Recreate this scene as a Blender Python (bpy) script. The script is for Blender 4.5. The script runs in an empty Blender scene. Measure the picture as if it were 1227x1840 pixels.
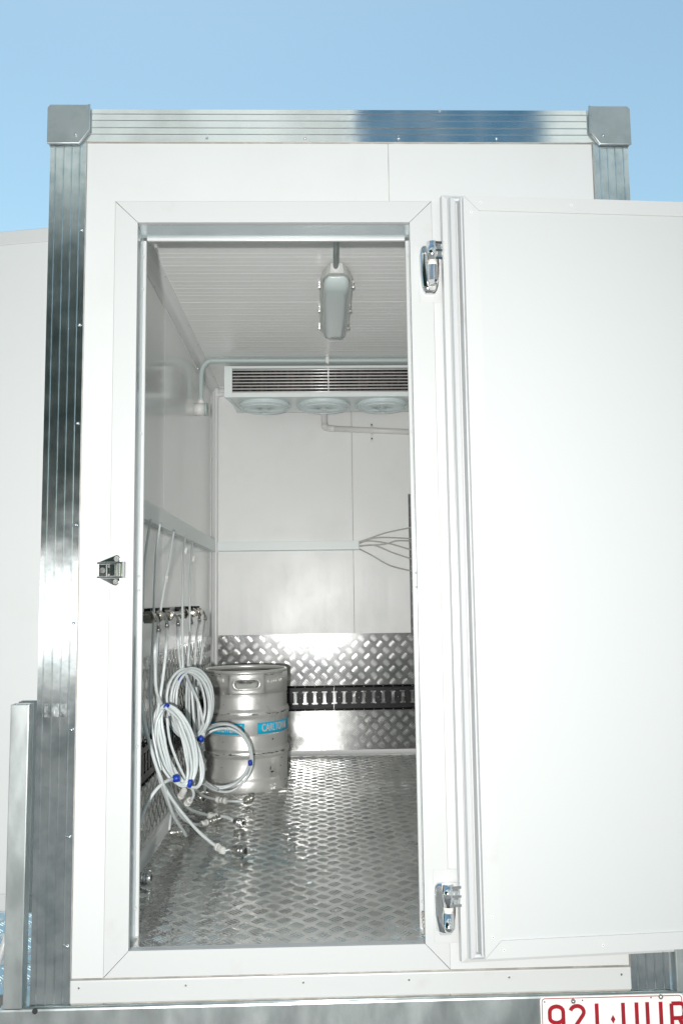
import bpy, bmesh, math, random
from mathutils import Vector, Matrix
from mathutils.geometry import delaunay_2d_cdt
R = math.radians
random.seed(7)
S = bpy.context.scene
COL = S.collection
# ------------------------------------------------------------------ camera
CAM = Vector((-0.07649, -2.28810, 1.02175))
ROT = Matrix(((0.9995831524523738, -0.025890197555958176, -0.012775719309996015),
              (0.010024268623744071, -0.10374744834935873, 0.9945531564474351),
              (0.027074625979565586, 0.9942666466454111, 0.10344467118491911)))   # rows: right, up, forward
FOC = 1511.2
cd = bpy.data.cameras.new('camera'); cam = bpy.data.objects.new('camera', cd); COL.objects.link(cam)
cd.sensor_fit = 'HORIZONTAL'; cd.sensor_width = 36; cd.lens = 36 * FOC / 1227
cd.clip_start = .02; cd.clip_end = 4000
rt, up, fw = ROT[0], ROT[1], ROT[2]
cam.matrix_world = Matrix(((rt[0], up[0], -fw[0], CAM[0]), (rt[1], up[1], -fw[1], CAM[1]), (rt[2], up[2], -fw[2], CAM[2]), (0, 0, 0, 1)))
S.camera = cam
S.render.resolution_x = 682; S.render.resolution_y = 1024
# ------------------------------------------------------------------ world, sun, flash, exposure
w = bpy.data.worlds.new('World'); S.world = w; w.use_nodes = True
nt = w.node_tree; bg = nt.nodes['Background']
sk = nt.nodes.new('ShaderNodeTexSky'); sk.sky_type = 'NISHITA'; sk.sun_disc = False
sk.air_density = 1.0; sk.dust_density = .2; sk.ozone_density = .3; sk.altitude = 20
tint = nt.nodes.new('ShaderNodeMix'); tint.data_type = 'RGBA'; tint.blend_type = 'MULTIPLY'; tint.inputs[0].default_value = 1; tint.inputs[7].default_value = (1.0, 1.07, .86, 1)
nt.links.new(sk.outputs[0], tint.inputs[6]); nt.links.new(tint.outputs[2], bg.inputs[0]); bg.inputs[1].default_value = .122
def set_sun(el, az):
    sk.sun_elevation = R(el); sk.sun_rotation = R(az)
    d = Vector((math.sin(R(az)) * math.cos(R(el)), math.cos(R(az)) * math.cos(R(el)), math.sin(R(el))))
    l = bpy.data.lights.new('sun', 'SUN'); l.energy = 2.8; l.angle = R(.53); l.color = (1, .96, .9)
    o = bpy.data.objects.new('sun', l); COL.objects.link(o); o.rotation_euler = (-d).to_track_quat('-Z', 'Y').to_euler()
set_sun(64, 345)
# the photographer's flash, beside the camera body: its shadows and its glint are what the photograph shows inside the room
fl = bpy.data.lights.new('camera_flash', 'SPOT'); fl.energy = 300; fl.spot_size = R(132); fl.spot_blend = 1.0
fl.shadow_soft_size = .022; fl.color = (1, .985, .97)
fo = bpy.data.objects.new('camera_flash', fl); COL.objects.link(fo)
fo.location = CAM - rt * .10 - up * .01 - fw * .40
fo.rotation_euler = (Vector((-.12, 2.75, 1.3)) - fo.location).to_track_quat('-Z', 'Y').to_euler()
S.view_settings.view_transform = 'Standard'; S.view_settings.look = 'None'
S.view_settings.exposure = .6; S.view_settings.gamma = 1
S.render.engine = 'CYCLES'
try: S.cycles.max_bounces = 10; S.cycles.diffuse_bounces = 6; S.cycles.glossy_bounces = 6
except Exception: pass

def at(px, py, x=None, y=None, z=None):
    """point of the world plane x=, y= or z= seen at this spot of the photograph"""
    d = Vector(((px - 613.5) / FOC, -(py - 920) / FOC, 1)); d = ROT.transposed() @ d
    i, t = (0, x) if x is not None else ((1, y) if y is not None else (2, z))
    return CAM + d * ((t - CAM[i]) / d[i])

# measured geometry (metres)
XO, XI = .83, .725            # outer half width, inner edge of the corner posts
ZT, ZR = 2.427, 2.324         # top of rail, underside of rail
DXL, DXR, DZT, DZB = -.578, .190, 2.087, .126
FXL, FXR, FZT, FZB = -.6407, .2526, 2.149, .0615
XL, XR, YB, FZ, CZ = -.72, .72, 2.754, .118, 2.31
JD = .13

# ------------------------------------------------------------------ materials
class NT:
    def __init__(s, name):
        s.m = bpy.data.materials.new(name); s.m.use_nodes = True; s.t = s.m.node_tree; s.b = s.t.nodes['Principled BSDF']
        s.tc = s.t.nodes.new('ShaderNodeTexCoord')
    def n(s, k, **kw):
        x = s.t.nodes.new(k)
        for a, v in kw.items():
            if a in x.inputs: x.inputs[a].default_value = v
            else: setattr(x, a, v)
        return x
    def l(s, a, b): s.t.links.new(a, b)
    def mapping(s, scale=(1, 1, 1)):
        mp = s.n('ShaderNodeMapping'); mp.inputs['Scale'].default_value = scale; s.l(s.tc.outputs['Object'], mp.inputs[0]); return mp.outputs[0]
    def noise(s, scale, detail=4, vec=None, rough=.5, dist=0):
        x = s.n('ShaderNodeTexNoise'); x.inputs['Scale'].default_value = scale; x.inputs['Detail'].default_value = detail
        x.inputs['Roughness'].default_value = rough; x.inputs['Distortion'].default_value = dist
        s.l(vec if vec else s.tc.outputs['Object'], x.inputs['Vector']); return x.outputs[0]
    def ramp(s, src, lo, hi, a, b):
        x = s.n('ShaderNodeMapRange'); x.inputs[1].default_value = lo; x.inputs[2].default_value = hi
        x.inputs[3].default_value = a; x.inputs[4].default_value = b; s.l(src, x.inputs[0]); return x.outputs[0]
    def mix(s, fac, a, b):
        x = s.n('ShaderNodeMix', data_type='RGBA'); s.l(fac, x.inputs[0])
        for i, v in ((6, a), (7, b)):
            if isinstance(v, tuple): x.inputs[i].default_value = (*v, 1)
            else: s.l(v, x.inputs[i])
        return x.outputs[2]
    def bump(s, h, strength, dist, prev=None):
        x = s.n('ShaderNodeBump'); x.inputs['Strength'].default_value = strength; x.inputs['Distance'].default_value = dist
        s.l(h, x.inputs['Height'])
        if prev: s.l(prev, x.inputs['Normal'])
        return x.outputs[0]
def mat(name, col, rough=.5, metal=0, rvar=0, nscale=8, cvar=None, cscale=5, clo=.45, chi=.75, bump=0, bscale=40, stretch=(1, 1, 1), bstretch=None, aniso=0, coat=0, spec=None, sss=0, trans=0, detail=5):
    q = NT(name); b = q.b
    b.inputs['Base Color'].default_value = (*col, 1); b.inputs['Roughness'].default_value = rough; b.inputs['Metallic'].default_value = metal
    if rvar:
        q.l(q.ramp(q.noise(nscale, detail, q.mapping(stretch)), .3, .7, max(.02, rough - rvar), rough + rvar), b.inputs['Roughness'])
    if cvar:
        q.l(q.mix(q.ramp(q.noise(cscale, 6, q.mapping(stretch), .6), clo, chi, 0, 1), col, cvar), b.inputs['Base Color'])
    if bump:
        q.l(q.bump(q.noise(bscale, 3, q.mapping(bstretch or stretch)), 1, bump), b.inputs['Normal'])
    if aniso:
        b.inputs['Anisotropic'].default_value = abs(aniso); b.inputs['Anisotropic Rotation'].default_value = 0
        tg = q.n('ShaderNodeCombineXYZ'); tg.inputs[0].default_value = 1 if aniso > 0 else 0; tg.inputs[2].default_value = 0 if aniso > 0 else 1; q.l(tg.outputs[0], b.inputs['Tangent'])
    if coat: b.inputs['Coat Weight'].default_value = coat; b.inputs['Coat Roughness'].default_value = .1
    if spec is not None: b.inputs['Specular IOR Level'].default_value = spec
    if sss: b.inputs['Subsurface Weight'].default_value = sss; b.inputs['Subsurface Radius'].default_value = (.01, .01, .01)
    if trans: b.inputs['Transmission Weight'].default_value = trans
    return q.m
M = {}
M['white'] = mat('white_paint', (.60, .612, .602), .38, cvar=(.56, .567, .55), cscale=2.2, clo=.5, chi=.85, bump=.0006, bscale=6)
M['white_trim'] = mat('white_trim', (.555, .565, .555), .32, cvar=(.51, .50, .475), cscale=9, clo=.62, chi=.85)
M['panel'] = mat('door_panel_skin', (.54, .555, .545), .4, cvar=(.53, .55, .54), cscale=1.2, clo=.4, chi=.8, stretch=(2, 2, .3), bump=.0006, bscale=3)
M['seam'] = mat('seam_sealant', (.34, .31, .27), .8, cvar=(.6, .57, .52), cscale=14)
M['lining'] = mat('wall_lining', (.89, .90, .885), .34, rvar=.05, nscale=3, cvar=(.82, .83, .81), cscale=3, clo=.5, chi=.85, bump=.0035, bscale=2.2, bstretch=(2.2, 2.2, .3), spec=.5)
M['lining_side'] = mat('glossy_wall_lining', (.89, .90, .885), .15, rvar=.04, nscale=3, cvar=(.82, .83, .81), cscale=3, clo=.5, chi=.85, bump=.002, bscale=1.2, spec=.6)
M['ceiling'] = mat('ceiling_lining', (.91, .915, .90), .3, bump=.0004, bscale=2, spec=.4)
M['cove'] = mat('cove_trim', (.80, .81, .80), .3, bump=.0004, bscale=12)
M['jamb'] = mat('jamb_aluminium', (.60, .67, .69), .12, .25, rvar=.06, nscale=12, bump=.0002, bscale=30)
M['alu'] = mat('extruded_aluminium', (.72, .76, .77), .21, 1, rvar=.035, nscale=14, cvar=(.46, .53, .55), cscale=16, clo=.44, chi=.72, bump=.0003, bscale=14, aniso=.9)
M['alu_h'] = mat('rail_aluminium', (.88, .89, .89), .13, 1, rvar=.03, nscale=9, cvar=(.74, .76, .76), cscale=7, bump=.0001, bscale=8, aniso=-.9)
M['cap'] = mat('cast_cap', (.56, .59, .59), .42, 1, rvar=.1, nscale=20, cvar=(.45, .48, .48), cscale=14, bump=.0006, bscale=30)
M['galv'] = mat('galvanised_steel', (.62, .66, .65), .40, .9, rvar=.12, nscale=10, cvar=(.42, .46, .45), cscale=12, clo=.4, chi=.7, bump=.0015, bscale=9, stretch=(1, 1, .45))
M['chrome'] = mat('chrome', (.86, .87, .88), .07, 1)
M['nylon'] = mat('nylon_bush', (.82, .80, .70), .5)
M['gasket'] = mat('rubber_gasket', (.55, .56, .56), .45, cvar=(.36, .34, .32), cscale=16, clo=.6, chi=.82, stretch=(1, 1, .25))
M['conduit'] = mat('grey_conduit', (.48, .56, .545), .4)
M['pvc'] = mat('pvc_pipe', (.80, .80, .78), .35)
M['casing'] = mat('powder_coated_casing', (.84, .90, .89), .35)
M['coil'] = mat('coil_fins', (.025, .022, .022), .4, .8, cvar=(.16, .12, .115), cscale=60, stretch=(1, .2, .2))
M['tube'] = mat('coil_tube', (.9, .9, .89), .3, .35)
M['fan'] = mat('fan_plastic', (.74, .82, .82), .3)
M['dark'] = mat('dark_plastic', (.03, .03, .03), .5)
M['diffuser'] = mat('opal_diffuser', (.58, .66, .65), .22, coat=.5)
M['fix'] = mat('fixture_body', (.55, .565, .54), .35)
M['steel'] = mat('stainless', (.66, .66, .64), .24, 1, rvar=.08, nscale=20, bump=.0003, bscale=60)
M['brass'] = mat('fitting_metal', (.62, .61, .57), .26, .9, rvar=.1, nscale=50, bump=.0006, bscale=90)
M['nickel'] = mat('dull_nickel', (.24, .235, .21), .22, 1, rvar=.08, nscale=50)
M['keg'] = mat('keg_steel', (.84, .83, .80), .36, .66, rvar=.07, nscale=14, cvar=(.36, .35, .33), cscale=9, clo=.58, chi=.84, bump=.0008, bscale=24)
M['soot'] = mat('scuffs', (.05, .045, .04), .7)
M['cyan'] = mat('cyan_label', (.008, .56, .86), .4, cvar=(.01, .48, .74), cscale=30, clo=.6, chi=.8)
M['peach'] = mat('label_lettering', (.85, .60, .50), .5)
M['hose'] = mat('polythene_hose', (.70, .745, .74), .28, sss=.35, spec=.6)
M['hose2'] = mat('aged_hose', (.50, .49, .46), .3, sss=.2, spec=.6)
M['fitting'] = mat('acetal_fitting', (.72, .72, .68), .42)
M['blue'] = mat('blue_tape', (.006, .045, .42), .4)
M['black'] = mat('black_enamel', (.004, .0045, .005), .32, spec=.2)
M['paper'] = mat('torn_paper', (.72, .71, .68), .8)
M['plate_white'] = mat('plate_white', (.82, .82, .80), .35, cvar=(.76, .75, .7), cscale=20)
M['plate_red'] = mat('plate_red', (.33, .008, .018), .4)
M['concrete'] = mat('asphalt_ground', (.19, .19, .185), .85, cvar=(.13, .135, .13), cscale=.5, bump=.004, bscale=30)
M['leaf'] = mat('foliage', (.075, .115, .095), .6, cvar=(.035, .065, .055), cscale=1.5)
M['bark'] = mat('bark', (.12, .10, .08), .9)
M['navy'] = mat('navy_canvas', (.014, .12, .23), .6)
M['wall_out'] = mat('rendered_wall', (.80, .80, .77), .8)
# diamond plate: worn sheet on walls, wet smeared sheet on the floor
M['plate'] = mat('chequer_plate', (.46, .465, .46), .125, 1, rvar=.02, nscale=7, cvar=(.46, .47, .47), cscale=6, bump=.0003, bscale=9)
def floor_mat():
    q = NT('wet_chequer_plate'); b = q.b; b.inputs['Metallic'].default_value = .72
    wet = q.noise(1.7, 3, None, .5, .4)
    wx = q.n('ShaderNodeSeparateXYZ'); q.l(q.tc.outputs['Object'], wx.inputs[0])
    side = q.ramp(wx.outputs[0], -.62, .05, .42, -.10)
    a = q.n('ShaderNodeMath', operation='ADD'); q.l(wet, a.inputs[0]); q.l(side, a.inputs[1])
    k = q.ramp(a.outputs[0], .52, .62, 0, 1)
    rg = q.ramp(q.noise(9, 5), .3, .7, .26, .42)
    mx = q.n('ShaderNodeMix'); q.l(k, mx.inputs[0]); q.l(rg, mx.inputs[2]); mx.inputs[3].default_value = .07
    q.l(mx.outputs[0], b.inputs['Roughness'])
    base = q.mix(q.ramp(q.noise(5, 6, None, .65), .42, .75, 0, 1), (.74, .74, .715), (.52, .52, .50))
    grime = q.mix(q.ramp(q.noise(60, 4, q.mapping((1, .5, 1)), .7), .64, .72, 0, 1), base, (.22, .20, .17))
    # pale scuffed streaks
    sc = q.ramp(q.noise(26, 3, q.mapping((1, .18, 1)), .6, 1.5), .66, .72, 0, .6)
    pale = q.mix(sc, grime, (.80, .80, .77))
    # teal streaks mixed into the plate colour in front of the couplers
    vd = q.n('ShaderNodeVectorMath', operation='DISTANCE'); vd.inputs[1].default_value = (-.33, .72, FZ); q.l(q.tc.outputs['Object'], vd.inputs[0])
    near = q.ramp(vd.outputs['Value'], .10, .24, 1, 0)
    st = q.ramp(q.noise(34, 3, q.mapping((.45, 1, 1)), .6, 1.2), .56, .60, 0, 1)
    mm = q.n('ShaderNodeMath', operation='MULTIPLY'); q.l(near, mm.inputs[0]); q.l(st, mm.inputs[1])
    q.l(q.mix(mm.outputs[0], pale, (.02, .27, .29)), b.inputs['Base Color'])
    n1 = q.bump(q.noise(11, 2, None, .5, .6), 1, .0032)
    hh = q.n('ShaderNodeMath', operation='MULTIPLY'); q.l(q.noise(46, 2, None, .5, .8), hh.inputs[0]); q.l(k, hh.inputs[1])
    n2 = q.bump(hh.outputs[0], 1, .0022, n1)
    q.l(n2, b.inputs['Normal'])
    return q.m
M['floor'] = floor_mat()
M['bar'] = mat('raised_bars', (.95, .95, .94), .22, .95)
M['floor_bar'] = mat('worn_bars', (.95, .95, .93), .29, 1, rvar=.06, nscale=6, cvar=(.60, .61, .59), cscale=6)

# ------------------------------------------------------------------ mesh building
class MB:
    def __init__(s): s.v = []; s.f = []; s.m = []; s.s = []
    def add(s, vs, fs, mi=0, smooth=False):
        o = len(s.v); s.v += [tuple(v) for v in vs]
        for f in fs: s.f.append([o + i for i in f]); s.m.append(mi); s.s.append(smooth)
    def box(s, a, b, mi=0):
        x0, x1 = sorted((a[0], b[0])); y0, y1 = sorted((a[1], b[1])); z0, z1 = sorted((a[2], b[2]))
        vs = [(x, y, z) for z in (z0, z1) for y in (y0, y1) for x in (x0, x1)]
        s.add(vs, [(0, 2, 3, 1), (4, 5, 7, 6), (0, 1, 5, 4), (2, 6, 7, 3), (0, 4, 6, 2), (1, 3, 7, 5)], mi)
    def obox(s, c, ax, ay, az, mi=0):
        c = Vector(c); vs = [c + ax * i + ay * j + az * k for k in (-1, 1) for j in (-1, 1) for i in (-1, 1)]
        s.add(vs, [(0, 2, 3, 1), (4, 5, 7, 6), (0, 1, 5, 4), (2, 6, 7, 3), (0, 4, 6, 2), (1, 3, 7, 5)], mi)
    def prism(s, poly, d, mi=0, smooth=False):
        """extrude a planar polygon (3-D points) along vector d"""
        n = len(poly); p = [Vector(v) for v in poly]; d = Vector(d)
        s.add(p + [v + d for v in p], [tuple(range(n))[::-1], tuple(range(n, 2 * n))], mi)
        s.add(p + [v + d for v in p], [(i, (i + 1) % n, n + (i + 1) % n, n + i) for i in range(n)], mi, smooth)
    def tube(s, pts, r, n=10, mi=0, caps=True, closed=False, smooth=True):
        pts = [Vector(p) for p in pts]; N = len(pts)
        rs = r if isinstance(r, (list, tuple)) else [r] * N
        T = []
        for i in range(N):
            if closed: t = pts[(i + 1) % N] - pts[i - 1]
            else: t = pts[min(i + 1, N - 1)] - pts[max(i - 1, 0)]
            if t.length < 1e-9: t = T[-1] if T else Vector((0, 0, 1))
            T.append(t.normalized())
        a = Vector((0, 0, 1)) if abs(T[0].z) < .9 else Vector((1, 0, 0))
        u = T[0].cross(a).normalized(); vs = []
        for i in range(N):
            u = (u - T[i] * u.dot(T[i])).normalized(); w_ = T[i].cross(u)
            for k in range(n):
                t = 2 * math.pi * k / n; vs.append(pts[i] + (u * math.cos(t) + w_ * math.sin(t)) * rs[i])
        fs = []
        for i in range(N if closed else N - 1):
            j = (i + 1) % N
            for k in range(n): fs.append((i * n + k, i * n + (k + 1) % n, j * n + (k + 1) % n, j * n + k))
        s.add(vs, fs, mi, smooth)
        if caps and not closed:
            s.add(vs[:n], [tuple(range(n))[::-1]], mi); s.add(vs[-n:], [tuple(range(n))], mi)
    def cyl(s, a, b, r, n=16, mi=0, r2=None, smooth=True): s.tube([a, b], [r, r2 if r2 is not None else r], n, mi, smooth=smooth)
    def turned(s, a, b, prof, n=16, mi=0):
        """lathe along a->b; prof = [(t 0..1, radius)] with sharp steps kept"""
        a = Vector(a); b = Vector(b)
        for (t0, r0), (t1, r1) in zip(prof[:-1], prof[1:]):
            d = (b - a).normalized(); p = a + (b - a) * t0; q_ = a + (b - a) * t1
            if abs(t1 - t0) < 1e-6:
                q_ = p + d * 1e-5
            s.tube([p, q_], [r0, r1], n, mi, caps=False)
        s.tube([a, a + (b - a).normalized() * 1e-5], [prof[0][1], 1e-5], n, mi, caps=False, smooth=False)
        s.tube([b, b + (b - a).normalized() * 1e-5], [prof[-1][1], 1e-5], n, mi, caps=False, smooth=False)
    def lathe(s, prof, c, n=64, mi=0):
        vs = []; fs = []
        for r, z in prof:
            for k in range(n): t = 2 * math.pi * k / n; vs.append((c[0] + r * math.cos(t), c[1] + r * math.sin(t), c[2] + z))
        for i in range(len(prof) - 1):
            for k in range(n): fs.append((i * n + k, i * n + (k + 1) % n, (i + 1) * n + (k + 1) % n, (i + 1) * n + k))
        s.add(vs, fs, mi, True)
    def sphere(s, c, r, mi=0, n=10):
        c = Vector(c); s.lathe([(r * math.sin(math.pi * i / n) + 1e-5, -r * math.cos(math.pi * i / n)) for i in range(n + 1)], c, 12, mi)
    def build(s, name, mats, parent=None, bevel=0, label=None):
        me = bpy.data.meshes.new(name); me.from_pydata(s.v, [], s.f)
        for m in (mats if isinstance(mats, (list, tuple)) else [mats]): me.materials.append(m)
        me.polygons.foreach_set('material_index', s.m); me.polygons.foreach_set('use_smooth', s.s); me.update()
        bm = bmesh.new(); bm.from_mesh(me); bmesh.ops.remove_doubles(bm, verts=bm.verts, dist=1e-5) if not bevel else None
        bmesh.ops.recalc_face_normals(bm, faces=bm.faces); bm.to_mesh(me); bm.free()
        o = bpy.data.objects.new(name, me); COL.objects.link(o)
        if parent:
            o.parent = parent
            if parent.get('_off'): o.matrix_parent_inverse = Matrix.Translation(-Vector(parent['_off']))
        if bevel:
            b = o.modifiers.new('bevel', 'BEVEL'); b.width = bevel; b.segments = 2; b.limit_method = 'ANGLE'; b.angle_limit = R(40)
        if label: o['label'] = label
        return o
def thing(name, loc, label, cat, group=None):
    o = bpy.data.objects.new(name, None); COL.objects.link(o); o.location = loc; o.empty_display_size = .1
    o['_off'] = list(loc); o['label'] = label; o['category'] = cat
    if group: o['group'] = group
    return o
def tag(o, label, cat, group=None, kind=None):
    o['label'] = label; o['category'] = cat
    if group: o['group'] = group
    if kind: o['kind'] = kind
    return o
def catmull(pts, k=6, closed=False):
    pts = [Vector(p) for p in pts]; n = len(pts); out = []
    rng = range(n) if closed else range(n - 1)
    for i in rng:
        if closed: p0, p1, p2, p3 = pts[i - 1], pts[i], pts[(i + 1) % n], pts[(i + 2) % n]
        else: p0, p1, p2, p3 = pts[max(i - 1, 0)], pts[i], pts[i + 1], pts[min(i + 2, n - 1)]
        for j in range(k):
            t = j / k
            out.append(.5 * ((2 * p1) + (p2 - p0) * t + (2 * p0 - 5 * p1 + 4 * p2 - p3) * t * t + (3 * p1 - p0 - 3 * p2 + p3) * t ** 3))
    if not closed: out.append(pts[-1])
    return out
# raised bars of chequer plate: groups of five on a diagonal lattice, alternating direction
def chequer(mb, o, ux, uy, nn, W, H, pitch=.0735, mi=0, holes=(), bar=(.0190, .0020, .0028, .0098)):
    o, ux, uy, nn = Vector(o), Vector(ux), Vector(uy), Vector(nn)
    L, wd, h, sp = bar
    nx = int(W / pitch) + 2; ny = int(H / pitch) + 2
    for i in range(-1, nx):
        for j in range(-1, ny):
            for ph in (0, 1):
                cx = (i + .5 * ph + .3) * pitch; cy = (j + .5 * ph + .25) * pitch
                a = R(45 if ph else -45)
                dx, dy = math.cos(a), math.sin(a)
                for k in (-1.5, -.5, .5, 1.5):
                    ln = L * (1 if abs(k) < 1 else .86)
                    bx = cx - dy * k * sp; by = cy + dx * k * sp
                    if bx < ln * .75 or by < ln * .75 or bx > W - ln * .75 or by > H - ln * .75: continue
                    if any(x0 < bx < x1 and y0 < by < y1 for x0, x1, y0, y1 in holes): continue
                    def P(t, s_, z): return o + ux * (bx + dx * t - dy * s_) + uy * (by + dy * t + dx * s_) + nn * z
                    ts = (-1, -.72, 0, .72, 1); ws = (.1, .8, 1, .8, .1); hs = (.0, .8, 1, .8, .0)
                    vs = []
                    for t, w_, hh in zip(ts, ws, hs):
                        vs += [P(t * ln, -wd * w_, -.0001), P(t * ln, -wd * .45 * w_, h * hh * .85), P(t * ln, wd * .45 * w_, h * hh * .85), P(t * ln, wd * w_, -.0001)]
                    fs = [(q * 4 + r_, q * 4 + r_ + 1, q * 4 + r_ + 5, q * 4 + r_ + 4) for q in range(4) for r_ in range(3)]
                    mb.add(vs, fs, 1, False)

# ================================================================== GROUND
g = MB(); g.add([(-400, -400, -.60), (400, -400, -.60), (400, 400, -.60), (-400, 400, -.60)], [(0, 1, 2, 3)])
go = g.build('ground', M['concrete']); go['kind'] = 'structure'

# ================================================================== TRAILER
T = thing('refrigerated_trailer', (0, 1.4, -.6), 'white insulated cold room trailer with aluminium corner posts and its rear door swung open', 'trailer')
def sub(o, name): return o
# ---- outer skin around the door frame
YF, YW = 0.0, .10
G = .0012
mb = MB()
XS = .1330
mb.box((-XI, YF, 0.060), (FXL - G, YW, ZR))                       # left of the frame
mb.box((FXR + G, YF, 0.060), (XI, YW, FZT + G))                    # right of the frame
mb.box((FXL - G, YF, 0.0602), (FXR + G, YW, FZB - G))
mb.box((FXL - G, YF, FZT + G), (XS - .001, YW, ZR))
mb.box((XS + .001, YF, FZT + G), (XI, YW, ZR))
mb.build('rear_wall', M['white'], T)
mb = MB(); mb.box((-XI - .01, .0025, -.01), (FXL + .002, .098, ZR)); mb.box((FXR - .002, .0025, -.01), (XI + .01, .098, ZR)); mb.box((FXL, .0025, FZT - .002), (FXR, .098, ZR)); mb.box((FXL, .0025, -.01), (FXR, .098, FZB + .002))
mb.build('wall_core', M['seam'], T)
# sealant beads beside the posts and over the kick rail
mb = MB()
mb.tube([(-XI + .0005, -.0005, .06), (-XI + .0005, -.0005, ZR)], .0022, 6)
mb.tube([(XI - .0005, -.0005, .06), (XI - .0005, -.0005, ZR)], .0030, 6)
mb.tube([(-XI, -.0005, .0595), (XI, -.0005, .0595)], .0022, 6)
mb.tube([(-XI, -.0005, ZR), (XI, -.0005, ZR)], .0020, 6)
mb.build('sealant', M['seam'], T)
# ---- kick rail
mb = MB(); mb.box((-XI, -.004, .0005), (XI, .06, .0572))
for px in (142, 334, 545, 735, 915, 1117):
    p = at(px, 1772, y=-.004); mb.cyl((p.x, -.006, .040), (p.x, -.003, .040), .0028, 10, 1)
mb.build('kick_rail', [M['white_trim'], M['steel']], T, bevel=.003)
# ---- corner posts and top rail (ribbed extrusions)
def ribbed(u0, u1, marks, y0=-.004):
    """profile across the face: list of (u, y) with narrow raised beads at the marks"""
    p = [(u0, y0 + .012), (u0 + .004, y0)]
    for m_ in marks:
        u = u0 + (u1 - u0) * m_
        p += [(u - .0022, y0), (u - .0008, y0 - .0018), (u + .0008, y0 - .0018), (u + .0022, y0)]
    p += [(u1 - .002, y0), (u1, y0 + .004)]
    return p
def post(side, name_label):
    mb = MB(); s = side
    pr = ribbed(.0, .107, (.17, .39, .60, .81))
    poly = [(s * (-XO + u) if s > 0 else (XO - u), y) for u, y in pr]
    poly = [(x, y, 0) for x, y in poly] + [(-s * (XO - .107), .05, 0), (-s * XO, .05, 0)]
    n = len(poly)
    mb.prism([(x, y, -.002) for x, y, _ in poly], (0, 0, ZR + .004))
    for py in (412, 583, 760, 943, 1120, 1312, 1505, 1702):
        z = at(130, py, y=-.006).z; x = -s * (XO - .107 * .90)
        mb.sphere((x, -.004, z), .0046)
    return mb.build('corner_post', M['alu'], T, label=name_label)
post(1, 'ribbed aluminium post left of the door'); post(-1, 'ribbed aluminium post behind the open door')
mb = MB(); pr = ribbed(0, .103, (.17, .36, .57, .76))
poly = [(-.752, y, ZT - u) for u, y in pr] + [(-.752, .05, ZT - .103), (-.752, .05, ZT)]
mb.prism(poly, (1.504, 0, 0))
for px in (372, 548, 716, 892):
    x = at(px, 248, y=-.005).x; mb.sphere((x, -.004, ZT - .091), .0042)
mb.sphere((at(790, 199, y=-.005).x, -.004, ZT - .006), .004)
mb.build('top_rail', M['alu_h'], T)
# ---- corner caps: folded cover with a chamfered inner corner and a rolled rim
def cap(s):
    mb = MB(); X = lambda x: s * x
    out = [(-.8325, 2.318), (-.8325, 2.421), (-.825, 2.4290), (-.716, 2.4290), (-.716, 2.356), (-.743, 2.318)]
    mb.prism([(X(x), -.016, z) for x, z in out], (0, .085, 0))
    rim = [(-.716, 2.431), (-.7155, 2.356), (-.743, 2.3165), (-.8325, 2.3165)]
    mb.tube(catmull([(X(x), -.0135, z) for x, z in rim], 1), .0032, 8)
    mb.sphere((X(-.752), -.016, 2.340), .0048)
    mb.build('corner_cap', M['cap'], T, bevel=.004)
cap(1); cap(-1)
# ---- the box itself
mb = MB()
mb.box((-XO, .05, 0), (-XL * 1 - 2 * -XL * 0 - XO - XL if False else XL - .002, 2.85, 2.36)); mb.build('side_wall', M['white'], T)
mb = MB(); mb.box((XR + .002, .05, 0), (XO, 2.85, 2.36)); mb.build('side_wall', M['white'], T)
mb = MB(); mb.box((-XO, .055, 2.362), (XO, 2.85, ZT - .006)); mb.build('roof', M['white'], T)
mb = MB(); mb.box((XL - .002, YB + .002, 0), (XR + .002, 2.849, 2.358)); mb.build('front_wall', M['white'], T)
# ---- lining
def sheet(x0, y0, z0, x1, y1, z1): m_ = MB(); m_.box((x0, y0, z0), (x1, y1, z1)); return m_
mb = MB()
SX = .1287
mb.box((XL, YB, FZ - .01), (SX - .0012, YB + .0015, CZ)); mb.box((SX + .0012, YB, FZ - .01), (XR, YB + .0015, CZ))
mb.build('back_lining', M['lining'], T, label='glossy pale grey inner wall facing the door')
mb = MB(); mb.tube([(SX, YB, .82), (SX, YB, CZ)], .0016, 6); mb.build('wall_joint', M['seam'], T)
mb = MB(); mb.box((XL - .0015, .102, FZ - .01), (XL, 1.20, CZ)); mb.box((XL - .0015, 1.202, FZ - .01), (XL, YB, CZ)); mb.build('side_lining', M['lining_side'], T)
mb = MB(); mb.box((XR, .102, FZ - .01), (XR + .0015, 1.20, CZ)); mb.box((XR, 1.202, FZ - .01), (XR + .0015, YB, CZ)); mb.build('side_lining', M['lining_side'], T)
mb = MB()
mb.box((XL, .1015, FZ), (DXL - .010, .103, CZ)); mb.box((DXR + .010, .1015, FZ), (XR, .103, CZ)); mb.box((DXL - .010, .1015, DZT + .013), (DXR + .010, .103, CZ))
mb.build('door_wall_lining', M['lining'], T)
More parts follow.
